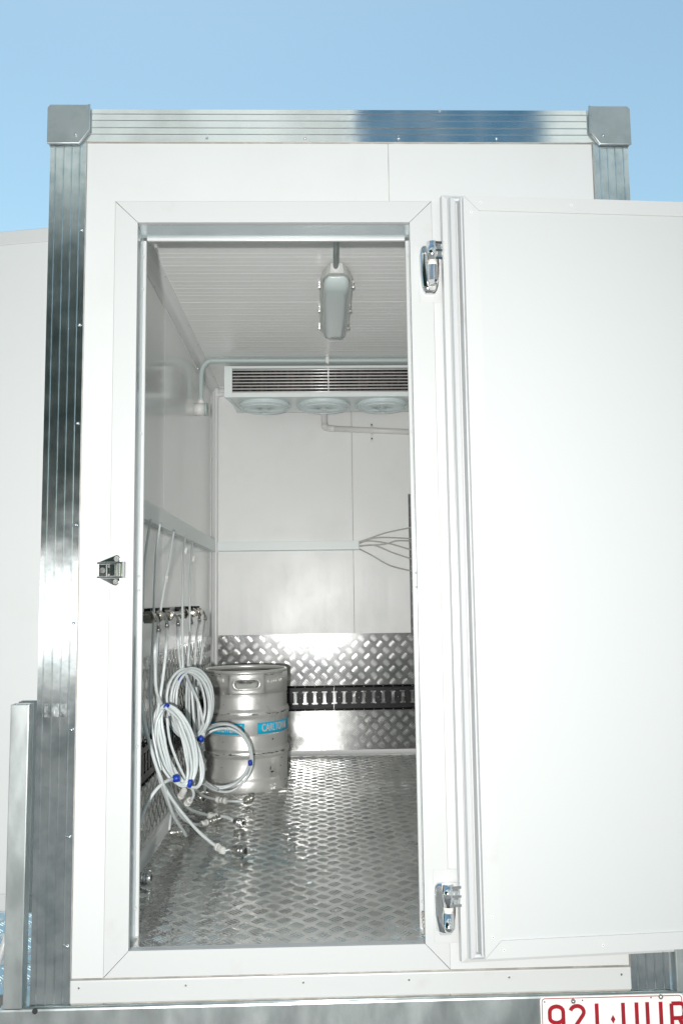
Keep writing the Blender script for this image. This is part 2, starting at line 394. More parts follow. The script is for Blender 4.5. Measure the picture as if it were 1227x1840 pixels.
# ribbed ceiling
pf = []; y = .10; per = .0800; j0 = 1.2533
ys = [j0 + per * k for k in range(-15, 20)]
for yy in ys:
    if yy < .11 or yy > YB - .02: continue
    jt = abs(yy - j0) < .001
    pf += [(yy - .0040, 0), (yy - .0026, -.0007), (yy + .0004, -.0007), (yy + .0016, .0)]
    if jt: pf += [(yy + .0022, .004), (yy + .0040, .004), (yy + .0044, 0)]
    pf += [(yy + .040, 0), (yy + .0410, .0005), (yy + .0430, .0005), (yy + .0440, 0)]
    pf += [(yy + .018, 0)] if False else []
pf = [(.10, 0)] + [p for p in pf if p[0] < YB] + [(YB, 0)]
mb = MB(); n = len(pf)
vs = [(x, yy, CZ + dz) for x in (XL, XR) for yy, dz in pf]
mb.add(vs, [(i, i + 1, n + i + 1, n + i) for i in range(n - 1)]); mb.box((XL, .10, CZ + .006), (XR, YB, CZ + .03))
mb.build('ceiling_lining', M['ceiling'], T, label='ribbed pale grey ceiling panels')
# coves
def cove(a, b, n1, n2, leg, name='cove_trim', r=None):
    """concave strip between two faces meeting on the line a-b; n1, n2 point away from the corner along the faces"""
    mb = MB(); a, b, n1, n2 = map(Vector, (a, b, n1, n2)); pts = []
    k = 8
    for i in range(k + 1):
        t = i / k * math.pi / 2
        pts.append(n1 * leg * (1 - math.sin(t)) + n2 * leg * (1 - math.cos(t)))
    fl = .010
    prof = [n1 * (leg + fl) , n1 * (leg + fl) + n2 * .0025, n1 * leg + n2 * .0025]
    pts2 = [p + (n1 + n2) * .0025 for p in pts]
    prof = [n1 * (leg + fl), n1 * (leg + fl) + n2 * .0025] + pts2 + [n2 * (leg + fl) + n1 * .0025, n2 * (leg + fl)]
    m_ = len(prof); vs = [a + p for p in prof] + [b + p for p in prof]
    mb.add(vs, [(i, i + 1, m_ + i + 1, m_ + i) for i in range(m_ - 1)], 0, False)
    L = (b - a).length; d = (b - a).normalized(); q_ = .25
    while q_ < L - .1:
        for nn_, mm in ((n1, n2), (n2, n1)):
            mb.sphere(a + d * q_ + nn_ * (leg + fl * .4) + mm * .003, .0026, 1)
        q_ += .3
    return mb.build(name, [M['cove'], M['steel']], T)
cove((XL, .104, CZ), (XL, YB, CZ), (0, 0, -1), (1, 0, 0), .040)
cove((XR, .104, CZ), (XR, YB, CZ), (0, 0, -1), (-1, 0, 0), .040)
cove((XL, YB, CZ), (XR, YB, CZ), (0, 0, -1), (0, -1, 0), .030)
cove((XL, YB, FZ), (XL, YB, CZ), (1, 0, 0), (0, -1, 0), .026)
cove((XL + .0, .104, FZ), (XL, YB, FZ), (0, 0, 1), (1, 0, 0), .026)
cove((XL, YB, FZ), (XR, YB, FZ), (0, 0, 1), (0, -1, 0), .026)
mb = MB(); p = at(393, 703, y=YB - .02)
mb.tube(catmull([(XL + .030, YB - .016, .17), (XL + .030, YB - .016, 1.2), (XL + .030, YB - .016, 2.23), (XL + .036, YB - .016, 2.258), (XL + .05, YB - .016, 2.270), (XL + .14, YB - .016, 2.272)], 6), .013, 10)
mb.build('corner_trim', M['cove'], T)
# floor and chequer plate
FT = -.0
mb = MB(); mb.box((DXL + .0015, .0345, FZ - .012), (DXR - .0015, .1038, FZ)); mb.box((XL, .104, FZ - .012), (.3885, YB, FZ)); mb.box((.3905, .104, FZ - .012), (XR, YB, FZ))
chequer(mb, (DXL + .004, .040, FZ), (1, 0, 0), (0, 1, 0), (0, 0, 1), 1.26, 2.68, bar=(.0200, .0014, .0021, .0100)); chequer(mb, (XL + .03, .16, FZ), (1, 0, 0), (0, 1, 0), (0, 0, 1), .10, 2.56)
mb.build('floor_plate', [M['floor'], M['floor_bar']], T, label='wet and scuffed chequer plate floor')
mb = MB(); mb.box((XL, YB - .003, .144), (XR, YB - .0002, .8193))
chequer(mb, (XL + .02, YB - .003, .148), (1, 0, 0), (0, 0, 1), (0, -1, 0), 1.42, .667)
mb.build('back_dado', [M['plate'], M['bar']], T, label='bright chequer plate dado on the far wall')
mb = MB(); mb.box((XL + .0002, .104, .144), (XL + .003, YB - .004, .8193))
chequer(mb, (XL + .003, .15, .148), (0, 1, 0), (0, 0, 1), (1, 0, 0), 2.58, .667)
mb.build('side_dado', [M['plate'], M['bar']], T)
mb = MB(); mb.box((.4645, YB - .006, .8195), (.70, YB - .0002, 1.6507))
chequer(mb, (.4655, YB - .006, .822), (1, 0, 0), (0, 0, 1), (0, -1, 0), .23, .825)
mb.build('cover_strip', [M['plate'], M['bar']], T, label='tall narrow chequer plate strip beside the door jamb')
# ---- door frame: four mitred bars, each with its aluminium reveal
q0 = (FXL, FZB); q1 = (FXL, FZT); q2 = (FXR, FZT); q3 = (FXR, FZB)
i0 = (DXL, DZB); i1 = (DXL, DZT); i2 = (DXR, DZT); i3 = (DXR, DZB)
mb = MB()
def quad(a, b, c, d):
    cx = sum(p[0] for p in (a, b, c, d)) / 4; cz = sum(p[1] for p in (a, b, c, d)) / 4
    ps = [(p[0] + (cx - p[0]) * .0012, p[1] + (cz - p[1]) * .0012) for p in (a, b, c, d)]
    mb.prism([(x, -.0015, z) for x, z in ps], (0, .098, 0))
gg = .0008
mb.prism([(x, -.0015, z) for x, z in ((FXL, FZB + gg * 2), (FXL, FZT - gg * 2), (DXL, DZT - gg), (DXL, DZB + gg))], (0, .0155, 0))
mb.prism([(x, -.0015, z) for x, z in ((FXR, FZB + gg * 2), (FXR, FZT - gg * 2), (DXR, DZT - gg), (DXR, DZB + gg))], (0, .0155, 0))
mb.prism([(x, -.0015, z) for x, z in ((FXL + gg, FZT), (FXR - gg, FZT), (DXR - gg, DZT), (DXL + gg, DZT))], (0, .0155, 0))
mb.prism([(x, -.0015, z) for x, z in ((FXL + gg, FZB), (FXR - gg, FZB), (DXR - gg, DZB), (DXL + gg, DZB))], (0, .012, 0)); mb.box((FXL + .01, .0106, FZB + .001), (FXR - .01, .0985, FZ - .014))
DF = mb.build('door_frame', M['white_trim'], T, bevel=.002)
mb = MB(); e = .004
# polished reveal lining (three sides) with screws, white nosing at the rear
rc_ = .008
mb.box((DXL - rc_ - e, .0145, FZ - .01), (DXL - rc_, .1184, DZT + rc_ + e)); mb.box((DXR + rc_, .0145, FZ - .01), (DXR + rc_ + e, .1184, DZT + rc_ + e)); mb.box((DXL - rc_ + .0002, .0145, DZT + rc_), (DXR + rc_ - .0002, .1184, DZT + rc_ + e))
for z in (.19, .62, 1.05, 1.09, 1.5, 1.93, 2.03):
    for x in (DXL - rc_ + .001, DXR + rc_ - .001): mb.sphere((x, .026, z), .0032, 1); mb.sphere((x, .108, z + .004), .0030, 1)
for x in (-.52, -.49, .13, .155): mb.sphere((x, .026, DZT + rc_ - .001), .003, 1)
mb.build('reveal', [M['jamb'], M['white_trim']], DF)
mb = MB(); t = .0005
mb.box((DXL - .014, .1185, FZ - .01), (DXL + t, .131, DZT)); mb.box((DXR - t, .1185, FZ - .01), (DXR + .014, .131, DZT)); mb.box((DXL + t + .0002, .1185, DZT - t), (DXR - t - .0002, .131, DZT + .014))
mb.build('nosing', M['white_trim'], DF, bevel=.003)
mb = MB(); mb.box((DXL, .000, DZB - .02), (DXR, .012, DZB - .0005)); mb.box((DXL, .0122, FZ - .03), (DXR, .034, DZB - .003))
mb.build('threshold', M['white_trim'], DF, bevel=.0015)
# dirty packing at the right lower corner of the opening
mb = MB()
for i in range(7): mb.obox((DXR + .0055 + random.uniform(-.001, .001), .05 + .009 * i, FZ + .004 + .007 * i), Vector((.002, 0, .001)), Vector((0, .005, 0)), Vector((.0005, 0, random.uniform(.002, .006))))
mb.build('torn_sealant', M['seam'], DF)
# ---- hinges
def hinge(zt, zb, upper):
    mb = MB(); x0, x1 = .2135, .2790
    H = mb
    mb.box((x0, -.0035, zb - .022), (x1, -.0016, zt + (.004 if upper else .030)))
    pk = mb.build('hinge_packer', M['white_trim'], T, bevel=.001)
    mb = MB()
    # tapering cover plate: rounded long shield
    cx = .2425; zs = [zt, zt - .010, zt - .03, zt - .08, zt - .12, zb + .012, zb]
    hw = [.020, .0265, .0285, .0275, .024, .0205, .0155]
    prof = [(-1, .0), (-.96, .5), (-.75, .92), (-.3, 1), (.3, 1), (.75, .92), (.96, .5), (1, .0)]
    vs = []
    for z, h_ in zip(zs, hw):
        dp = .017 if z not in (zt, zb) else .006
        for u, v in prof: vs.append((cx + u * h_, -.0036 - v * dp, z))
    m_ = len(prof); fs = [(i * m_ + k, i * m_ + k + 1, (i + 1) * m_ + k + 1, (i + 1) * m_ + k) for i in range(len(zs) - 1) for k in range(m_ - 1)]
    fs += [tuple(range(m_)), tuple(range((len(zs) - 1) * m_, len(zs) * m_))]
    mb.add(vs, fs, 0, True)
    # lower barrel, bush, upper barrel with the forked arm reaching the door
    bx, by = .2475, -.030
    mb.cyl((bx, by, zb + .030), (bx, by, zt - .068), .0155, 24)
    mb.cyl((bx, by, zb + .030), (bx, by, zb + .016), .0155, 24, r2=.010)
    mb.cyl((bx, by, zt - .054), (bx, by, zt + .0), .0155, 24)
    mb.cyl((bx, by, zt), (bx, by, zt + .002), .0145, 24, r2=.012)
    for z0, z1 in ((zt - .053, zt - .046), (zt - .030, zt - .024), (zt - .008, zt - .001)):
        mb.prism([(bx + .002, by - .0135, z0), (.275, -.040, z0), (.296, -.038, z0), (.296, -.010, z0), (bx + .006, by + .014, z0)], (0, 0, z1 - z0))
    mb.box((bx + .010, -.024, zt - .0465), (.295, -.017, zt - .0075))
    h = mb.build('hinge', M['chrome'], T, label='chrome hinge at the top of the jamb' if upper else 'chrome hinge at the foot of the jamb')
    mb = MB(); mb.cyl((bx, by, zt - .068), (bx, by, zt - .054), .0125, 20); mb.build('bush', M['nylon'], h)
    for dx in (-.014, .014): mb = MB(); mb.cyl((cx + dx, -.018, zt - .016), (cx + dx, -.0225, zt - .016), .0095, 16); mb.build('screw_cap', M['steel'], h)
    if upper:
        mb = MB(); mb.cyl((bx, by - .004, zb + .033), (bx, by - .012, zb + .030), .0085, 16); mb.build('screw_cap', M['steel'], h)
        mb = MB(); mb.cyl((bx - .002, -.020, zb + .016), (bx - .002, -.030, zb + .014), .0105, 6); mb.build('screw_cap', M['steel'], h)
hinge(2.014, 1.872, True); hinge(.283, .150, False)
mb = MB(); rs = random.Random(12)
for i in range(9):
    x = .2525 + rs.uniform(.003, .030); mb.box((x - rs.uniform(.002, .006), -.0012, .300), (x + rs.uniform(.002, .006), -.0006, .304 + rs.uniform(.001, .010)))
mb.build('sealant_smear', mat('brown_sealant', (.42, .33, .24), .8, cvar=(.55, .5, .43), cscale=60), T)
for za, zb_ in ((.722, .757),):
    mb = MB(); mb.box((-.806, -.0042, za), (-.748, -.0040, zb_)); mb.build('tape_residue', mat('tape_residue', (.50, .54, .54), .3, 1, rvar=.15, nscale=40, bump=.0012, bscale=60), T)
rs = random.Random(31)
for px, py, w_, h_ in ((317, 1716, .004, .0025), (322, 1719, .002, .006), (335, 1717, .0012, .010), (341, 1716, .003, .002), (206, 1728, .002, .003), (748, 436, .004, .0012), (757, 447, .0010, .006), (745, 446, .003, .0010), (748, 522, .003, .0012), (752, 527, .004, .0010), (815, 1470, .0025, .0012), (216, 1700, .002, .0012), (600, 1718, .003, .0008), (700, 1712, .004, .0012)):
    p = at(px, py, y=-.0018); mb = MB(); mb.obox(p, Vector((w_ / 2, 0, rs.uniform(-.3, .3) * w_)), Vector((0, .0001, 0)), Vector((rs.uniform(-.2, .2) * h_, 0, h_ / 2))); mb.build('scuff_mark', M['gasket'], T)
# ---- latch keeper
mb = MB(); mb.box((-.6635, -.0035, 1.0575), (-.6045, -.0016, 1.158)); mb.build('latch_packer', M['white_trim'], T, bevel=.0005)
mb = MB(); y0 = -.0036
pl = [(-.668, 1.130), (-.622, 1.1485), (-.615, 1.146), (-.6115, 1.139), (-.613, 1.131), (-.613, 1.080), (-.6145, 1.072), (-.622, 1.0665), (-.630, 1.068), (-.668, 1.088)]
mb.prism([(x, y0 - .004, z) for x, z in pl], (0, .004, 0))
for z in (1.1265, 1.0885):
    mb.box((-.668, -.030, z - .0025), (-.601, y0 - .004, z + .0025))
mb.cyl((-.603, -.022, 1.086), (-.603, -.022, 1.129), .0075, 18)
mb.cyl((-.6145, -.020, 1.091), (-.6145, -.020, 1.124), .004, 12)
mb.box((-.650, -.014, 1.0912), (-.6465, -.008, 1.1238)); mb.box((-.636, -.024, 1.0912), (-.6215, -.0076, 1.1238))
K = mb.build('latch_keeper', M['chrome'], T, bevel=.0008, label='chrome latch keeper screwed beside the door frame')
for x, z, r_ in ((-.6205, 1.1385, .0075), (-.6225, 1.0765, .0072), (-.658, 1.1075, .0075), (-.640, 1.118, .004), (-.640, 1.094, .004)):
    mb = MB(); mb.cyl((x, y0 - .0038, z), (x, y0 - .008, z), r_, 16); mb.box((x - .002, y0 - .0085, z - .0006), (x + .002, y0 - .0079, z + .0006)); mb.build('screw', M['steel'], K)
# ---- open door (swung right round, its inner face towards us)
DA = R(3.6); dx_ = Vector((math.cos(DA), math.sin(DA), 0)); dn = Vector((math.sin(DA), -math.cos(DA), 0)); dz = Vector((0, 0, 1))
D0 = Vector((.3232, -.120, 0))              # inner-face hinge-side corner
def dp(u, d, z): return D0 + dx_ * u - dn * d + dz * z      # u along the door, d depth behind the inner face
DW = .765; z0, z1 = .133, 2.108
def dbox(mb, u0, d0, za, u1, d1, zb, mi=0):
    c = dp((u0 + u1) / 2, (d0 + d1) / 2, (za + zb) / 2); mb.obox(c, dx_ * abs(u1 - u0) / 2, dn * abs(d1 - d0) / 2, dz * abs(zb - za) / 2, mi)
mb = MB(); dbox(mb, .03, .004, z0 + .03, DW - .03, .06, z1 - .03)
DOOR = mb.build('open_door', M['panel'], T, label='white insulated door swung right back, inner face towards the camera')
mb = MB(); bw = .0415
def dq(pts, d0, d1): mb.prism([dp(u, d0, z) for u, z in pts], -dn * (d1 - d0))
e = .0006
dq([(0, z0 + e), (0, z1 - e), (bw, z1 - bw - e), (bw, z0 + bw + e)], 0, .060)
dq([(DW, z0 + e), (DW, z1 - e), (DW - bw, z1 - bw - e), (DW - bw, z0 + bw + e)], 0, .060)
dq([(e, z1), (DW - e, z1), (DW - bw - e, z1 - bw), (bw + e, z1 - bw)], 0, .060)
dq([(e, z0), (DW - e, z0), (DW - bw - e, z0 + bw), (bw + e, z0 + bw)], 0, .060)
mb.build('edge_frame', M['white_trim'], DOOR, bevel=.003)
for u, z in ((.020, z1 - .048), (.047, z1 - .020), (.020, z1 - .55), (.020, z1 - .98), (.020, z0 + .10), (.0205, z0 + .052), (.047, z0 + .020), (.30, z1 - .020), (.30, z0 + .020)):
    p = dp(u, -.0008, z); mb = MB(); mb.cyl(p, p - dn * -.0016, .0033, 12); mb.cyl(p + dn * .0010, p + dn * .0018, .0014, 8, 1)
    mb.build('screw', [M['plate_white'], M['dark']], DOOR)
# stepped flange and gasket running round the door behind the inner face
def ring(name, prof, m_, closed=True, smooth=False):
    """prof: (outset beyond the inner face edge, depth) swept round the door's edge with mitred corners"""
    mb = MB(); vs = []; n = len(prof)
    for k, (su, sz) in enumerate(((0, 0), (0, 1), (1, 1), (1, 0))):
        for o_, d_ in prof: vs.append(dp((-o_ if su == 0 else DW + o_), d_, (z0 - o_ if sz == 0 else z1 + o_)))
    fs = [(k * n + i, k * n + (i + 1) % n, ((k + 1) % 4) * n + (i + 1) % n, ((k + 1) % 4) * n + i) for k in range(4) for i in range(n)]
    mb.add(vs, fs, 0, smooth); return mb.build(name, m_, DOOR, bevel=.0006)
ring('flange', [(-.02, .0602), (.006, .0602), (.010, .066), (.012, .070), (.0265, .074), (.0265, .080), (.0405, .084), (.0425, .105), (-.02, .105)], M['white_trim'])
ring('gasket', [(.0035, .020), (.0035, .0598), (-.01, .0598), (-.01, .020)], M['gasket'])
ring('bulb_seal', [(.0095, .0655 - .012), (.0160, .0635 - .012), (.0225, .0665 - .010), (.0255, .0735), (.0115, .0705), (.0085, .066)], M['gasket'])
mb = MB(); dbox(mb, .0, .0615, z0, DW, .104, z1); mb.build('outer_skin', M['white'], DOOR)
# ---- side door standing open on the left
SA = R(10.6); sx = Vector((-math.cos(SA), math.sin(SA), 0)); sn = Vector((-math.sin(SA), -math.cos(SA), 0)); S0 = Vector((-.842, .20, 0))
def sp_(u, d, z): return S0 + sx * u - sn * d + dz * z
def sbox(mb, u0, d0, za, u1, d1, zb): mb.obox(sp_((u0 + u1) / 2, (d0 + d1) / 2, (za + zb) / 2), sx * (u1 - u0) / 2, sn * (d1 - d0) / 2, dz * (zb - za) / 2)
mb = MB(); sbox(mb, .045, .002, .20, .755, .06, 2.125)
SD = mb.build('side_door', M['white'], T, label='white side door standing open on the left')
mb = MB(); sbox(mb, 0, 0, .152, .80, .062, .1995); sbox(mb, 0, 0, 2.1255, .80, .062, 2.170); sbox(mb, 0, 0, .2, .0445, .062, 2.125); sbox(mb, .7555, 0, .2, .80, .062, 2.125)
mb.build('edge_frame', M['white_trim'], SD, bevel=.003)
# ---- chassis: cross beam, uprights, mudguard, number plate
mb = MB()
bz = -.0035
prof = [(-.015, -.150), (-.015, bz - .006), (-.013, bz - .002), (-.009, bz), (.10, bz), (.10, -.150)]
mb.prism([(-.900, y, z) for y, z in prof], (1.80, 0, 0))
BE = mb.build('chassis_beam', M['galv'], T, bevel=.0015, label='galvanised steel beam under the box')
mb = MB(); p = at(62.5, 1818.5, y=-.016); mb.cyl((p.x, -.0162, p.z), (p.x, -.0140, p.z), .0072, 20); mb.build('bolt_hole', M['dark'], BE)
mb = MB(); mb.tube([(-.84, -.009, bz + .0005), (.83, -.009, bz + .0005)], .0030, 8); mb.build('weld_bead', M['galv'], BE)
def upright(x, s, h):
    mb = MB(); w_, d_, t_ = .048, .040, .004
    xa, xb = (x, x + w_)
    y0_, y1_ = -.016, -.016 + d_
    mb.box((xa, y0_, bz + .0006), (xb, y0_ + t_, h)); mb.box((xa, y1_ - t_, bz + .0006), (xb, y1_, h)); mb.box((xa, y0_ + t_, bz + .0006), (xa + t_, y1_ - t_, h)); mb.box((xb - t_, y0_ + t_, bz + .0006), (xb, y1_ - t_, h)); mb.box((xa + t_, y0_ + t_, bz + .1), (xb - t_, y1_ - t_, h - .012))
    return mb.build('steel_upright', M['galv'], T, bevel=.0025, label='galvanised tube upright at the left of the trailer' if s > 0 else 'galvanised tube upright at the right, mostly behind the door')
upright(-.8905, 1, .757); upright(.8400, -1, .757)
mb = MB(); mb.box((-1.45, .30, -.106), (-.905, 1.10, -.102)); mb.box((-1.45, .296, -.30), (-.905, .2998, -.102))
chequer(mb, (-1.44, .31, -.102), (1, 0, 0), (0, 1, 0), (0, 0, 1), .53, .78); chequer(mb, (-1.44, .296, -.295), (1, 0, 0), (0, 0, 1), (0, -1, 0), .53, .19)
mb.build('mudguard', [M['plate'], M['bar']], T, label='chequer plate mudguard left of the trailer')
mb = MB(); mb.tube([(-1.06, .34, -.102), (-1.01, .52, .16)], .010, 8); mb.build('stay_bar', M['white_trim'], T)
# wheels and drawbar (out of the frame, so that the trailer stands on something)
for s in (-1, 1):
    mb = MB(); mb.tube([(s * 1.02, 1.5 + .24 * math.cos(t * math.pi / 12), -.34 + .24 * math.sin(t * math.pi / 12)) for t in range(24)], .075 * 1.0, 10, closed=True)
    wh = mb.build('wheel', M['dark'], T); mb = MB(); mb.cyl((s * .96, 1.5, -.34), (s * 1.06, 1.5, -.34), .18, 24); mb.build('rim', M['galv'], wh)
mb = MB(); mb.box((-.5, .15, -.15), (-.42, 3.9, -.005)); mb.box((.42, .15, -.15), (.5, 3.9, -.005)); mb.cyl((-1.0, 1.5, -.34), (1.0, 1.5, -.34), .03, 12); mb.box((-.46, 1.4, -.34), (-.44, 1.6, -.15)); mb.box((.44, 1.4, -.34), (.46, 1.6, -.15)); mb.build('chassis_frame', M['galv'], T)
# number plate
PY = -.0165; _p = at(975, 1792, y=PY); PX0, PX1, PZ1, PZ0 = at(970, 1800, y=PY).x, at(970, 1800, y=PY).x + .373, _p.z, _p.z - .134
def rrect(x0, z0_, x1, z1_, r, n=5):
    out = []
    for cx, cz, a0 in ((x1 - r, z1_ - r, 0), (x0 + r, z1_ - r, 90), (x0 + r, z0_ + r, 180), (x1 - r, z0_ + r, 270)):
        for i in range(n + 1): a = R(a0 + 90 * i / n); out.append((cx + r * math.cos(a), cz + r * math.sin(a)))
    return out
mb = MB(); mb.prism([(x, PY - .0015, z) for x, z in rrect(PX0, PZ0, PX1, PZ1, .010)], (0, .0015, 0))
NP = mb.build('number_plate', M['plate_white'], T, label='white number plate with dark red characters')
def ribbon(mb, pts, w_, y, th=.0006, closed=False):
    pts = [Vector((p[0], p[1])) for p in pts]; pts = [p for i, p in enumerate(pts) if i == 0 or (p - pts[i - 1]).length > 1e-5]
    if closed and (pts[0] - pts[-1]).length < 1e-5: pts.pop()
    n = len(pts); L = []; Rr = []
    for i in range(n):
        a = pts[i - 1] if (i > 0 or closed) else pts[i]; b = pts[(i + 1) % n] if (i < n - 1 or closed) else pts[i]
        if closed or 0 < i < n - 1:
            d1 = (pts[i] - a).normalized(); d2 = (b - pts[i]).normalized(); t = (d1 + d2).normalized(); c = max(.5, t.dot(d1))
        else: t = (b - a).normalized(); c = 1
        nn_ = Vector((-t.y, t.x)) * w_ / 2 / c; L.append(pts[i] + nn_); Rr.append(pts[i] - nn_)
    vs = [(p.x, y - th, p.y) for p in L] + [(p.x, y - th, p.y) for p in Rr] + [(p.x, y, p.y) for p in L] + [(p.x, y, p.y) for p in Rr]
    m_ = n if closed else n - 1; fs = []
    for i in range(m_):
        j = (i + 1) % n; fs += [(i, j, n + j, n + i), (2 * n + i, 2 * n + j, j, i), (n + i, n + j, 3 * n + j, 3 * n + i)]
    mb.add(vs, fs)
mb = MB(); ribbon(mb, rrect(PX0 + .0045, PZ0 + .0045, PX1 - .0045, PZ1 - .0045, .008), .0018, PY - .0015, closed=True)
mb.build('plate_border', M['plate_red'], NP)
def arc(cx, cz, rx, rz, a0, a1, n=10): return [(cx + rx * math.cos(R(a0 + (a1 - a0) * i / n)), cz + rz * math.sin(R(a0 + (a1 - a0) * i / n))) for i in range(n + 1)]
CT = at(1071, 1803.5, y=PY).z; CH = .078; CBt = CT - CH; sw = .0098
def glyph(kind, cx):
    hw = .0175; mb = MB(); h = CH; t_ = CT - sw / 2; b_ = CBt + sw / 2; mid = (t_ + b_) / 2
    if kind == '9':
        ribbon(mb, arc(cx, t_ - .013, hw, .013, 0, 180, 8) + [(cx - hw, mid + .006)] + arc(cx, mid + .006, hw, .012, 180, 360, 8)[1:] , sw, PY - .0015, closed=True)
        ribbon(mb, [(cx + hw, mid + .012), (cx + hw, b_ + .016)] + arc(cx, b_ + .014, hw, .014, 0, -160, 8), sw, PY - .0016)
    elif kind == '2': ribbon(mb, arc(cx, t_ - .015, hw, .015, 165, -30, 10) + [(cx - hw + .001, b_ + .004), (cx - hw, b_), (cx + hw + .004, b_)], sw, PY - .0015)
    elif kind == '1': ribbon(mb, [(cx, CT), (cx, CBt)], sw, PY - .0015)
    elif kind == 'U': ribbon(mb, [(cx - hw, CT), (cx - hw, b_ + .014)] + arc(cx, b_ + .014, hw, .014, 180, 360, 8) + [(cx + hw, b_ + .014), (cx + hw, CT)], sw, PY - .0015)
    elif kind == 'R':
        ribbon(mb, [(cx - hw, CBt), (cx - hw, t_)] , sw, PY - .0015)
        ribbon(mb, [(cx - hw, t_), (cx + hw - .012, t_)] + arc(cx + hw - .012, t_ - .018, .012, .018, 90, -90, 8) + [(cx - hw, t_ - .036)], sw, PY - .0016)
        ribbon(mb, [(cx + hw - .016, t_ - .036), (cx + hw, CBt)], sw, PY - .00155)
    mb.build('character', M['plate_red'], NP)
for k, px in (('9', 999), ('2', 1036), ('1', 1071.5), ('U', 1131), ('U', 1174.5), ('R', 1218)): glyph(k, at(px, 1812, y=PY).x)
p = at(1101, 1832, y=PY); mb = MB(); mb.prism([(p.x - .006, PY - .0021, p.z), (p.x, PY - .0021, p.z + .0105), (p.x + .006, PY - .0021, p.z), (p.x, PY - .0021, p.z - .0105)], (0, .0008, 0)); mb.build('diamond_mark', M['plate_red'], NP)
for px, py in ((1029, 1799), (1186, 1791)):
    p = at(px, py, y=PY); mb = MB(); mb.cyl((p.x, PY - .0015, p.z), (p.x, PY - .005, p.z), .0062, 8); mb.sphere((p.x, PY - .004, p.z), .0042); mb.build('bolt', M['steel'], NP)
for px, py in ((978, 1801), (1046, 1798), (1169, 1793)): p = at(px, py, y=PY); mb = MB(); mb.cyl((p.x, PY - .0014, p.z), (p.x, PY - .0018, p.z), .002, 10); mb.build('bolt_hole', M['dark'], NP)

# ================================================================== FIXTURES INSIDE
# evaporator
E = thing('evaporator', (-.05, 2.35, 2.28), 'white ceiling hung refrigeration unit with slatted front and three fan guards', 'cooling unit')
x0, x1 = -.5766, .485; yf = 2.15
mb = MB()
g0 = at(417, 661, y=yf); g1 = at(417, 705, y=yf); gx0, gx1, gz1, gz0 = -.5348, .445, 2.268, 2.1345
zt, zb = 2.281, 2.109
mb.box((x0, yf, zb), (gx0, yf + .02, zt)); mb.box((gx1, yf, zb), (x1, yf + .02, zt)); mb.box((gx0, yf, gz1), (gx1, yf + .02, zt)); mb.box((gx0, yf, zb), (gx1, yf + .02, gz0))
mb.prism([(x0 + .002, yf + .0205, zt), (x0 + .002, yf + .0205, zb), (x0 + .03, yf + .06, zb - .004), (x0 + .06, 2.53, zb - .002), (x0 + .06, 2.60, zb + .02), (x0 + .06, 2.60, zt)], (.0015, 0, 0))
mb.prism([(x1 - .002, yf + .0205, zt), (x1 - .002, yf + .0205, zb), (x1 - .03, yf + .06, zb - .004), (x1 - .06, 2.53, zb - .002), (x1 - .06, 2.60, zb + .02), (x1 - .06, 2.60, zt)], (-.0015, 0, 0))
mb.prism([(x0 + .03, yf + .021, zb + .001), (x0 + .03, 2.53, zb + .001), (x0 + .03, 2.60, zb + .02), (x0 + .03, 2.60, zb + .03), (x0 + .03, yf + .021, zb + .008)], (x1 - x0 - .06, 0, 0))
mb.box((x0, yf + .0205, zt - .003), (x1, 2.60, zt))
CS = mb.build('casing', M['casing'], E, bevel=.0015)
mb = MB(); mb.box((gx0, yf + .03, gz0), (gx1, yf + .032, gz1)); mb.build('coil_fins', M['coil'], E)
mb = MB(); k = 8
for i in range(k):
    z = gz0 + .006 + (gz1 - gz0 - .012) * i / (k - 1); mb.tube([(gx0, yf + .014, z), (gx1, yf + .014, z)], .0036, 6)
for x in (at(590, 680, y=yf).x,): mb.box((x - .0022, yf + .006, gz0), (x + .0022, yf + .011, gz1))
mb.build('louvre_bars', M['tube'], E)
for cx in (-.3721, -.0445, .2815):
    cy_, cz_ = 2.322, 2.093
    mb = MB(); mb.tube([(cx + .146 * math.cos(R(a)), cy_ + .146 * math.sin(R(a)), cz_ + .0) for a in range(0, 360, 10)], .0052, 8, closed=True)
    mb.tube([(cx + .122 * math.cos(R(a)), cy_ + .122 * math.sin(R(a)), cz_ - .011) for a in range(0, 360, 10)], .004, 6, closed=True)
    for a in range(0, 360, 15): mb.tube([(cx + .146 * math.cos(R(a)), cy_ + .146 * math.sin(R(a)), cz_), (cx + .122 * math.cos(R(a)), cy_ + .122 * math.sin(R(a)), cz_ - .011), (cx + .03 * math.cos(R(a)), cy_ + .03 * math.sin(R(a)), cz_ - .016)], .0018, 5)
    F = mb.build('fan_guard', M['fan'], E)
    mb = MB(); mb.lathe([(.001, -.016), (.118, -.006), (.138, .006), (.138, .018), (.001, .018)], (cx, cy_, cz_), 40); mb.build('fan_bowl', M['fan'], F)
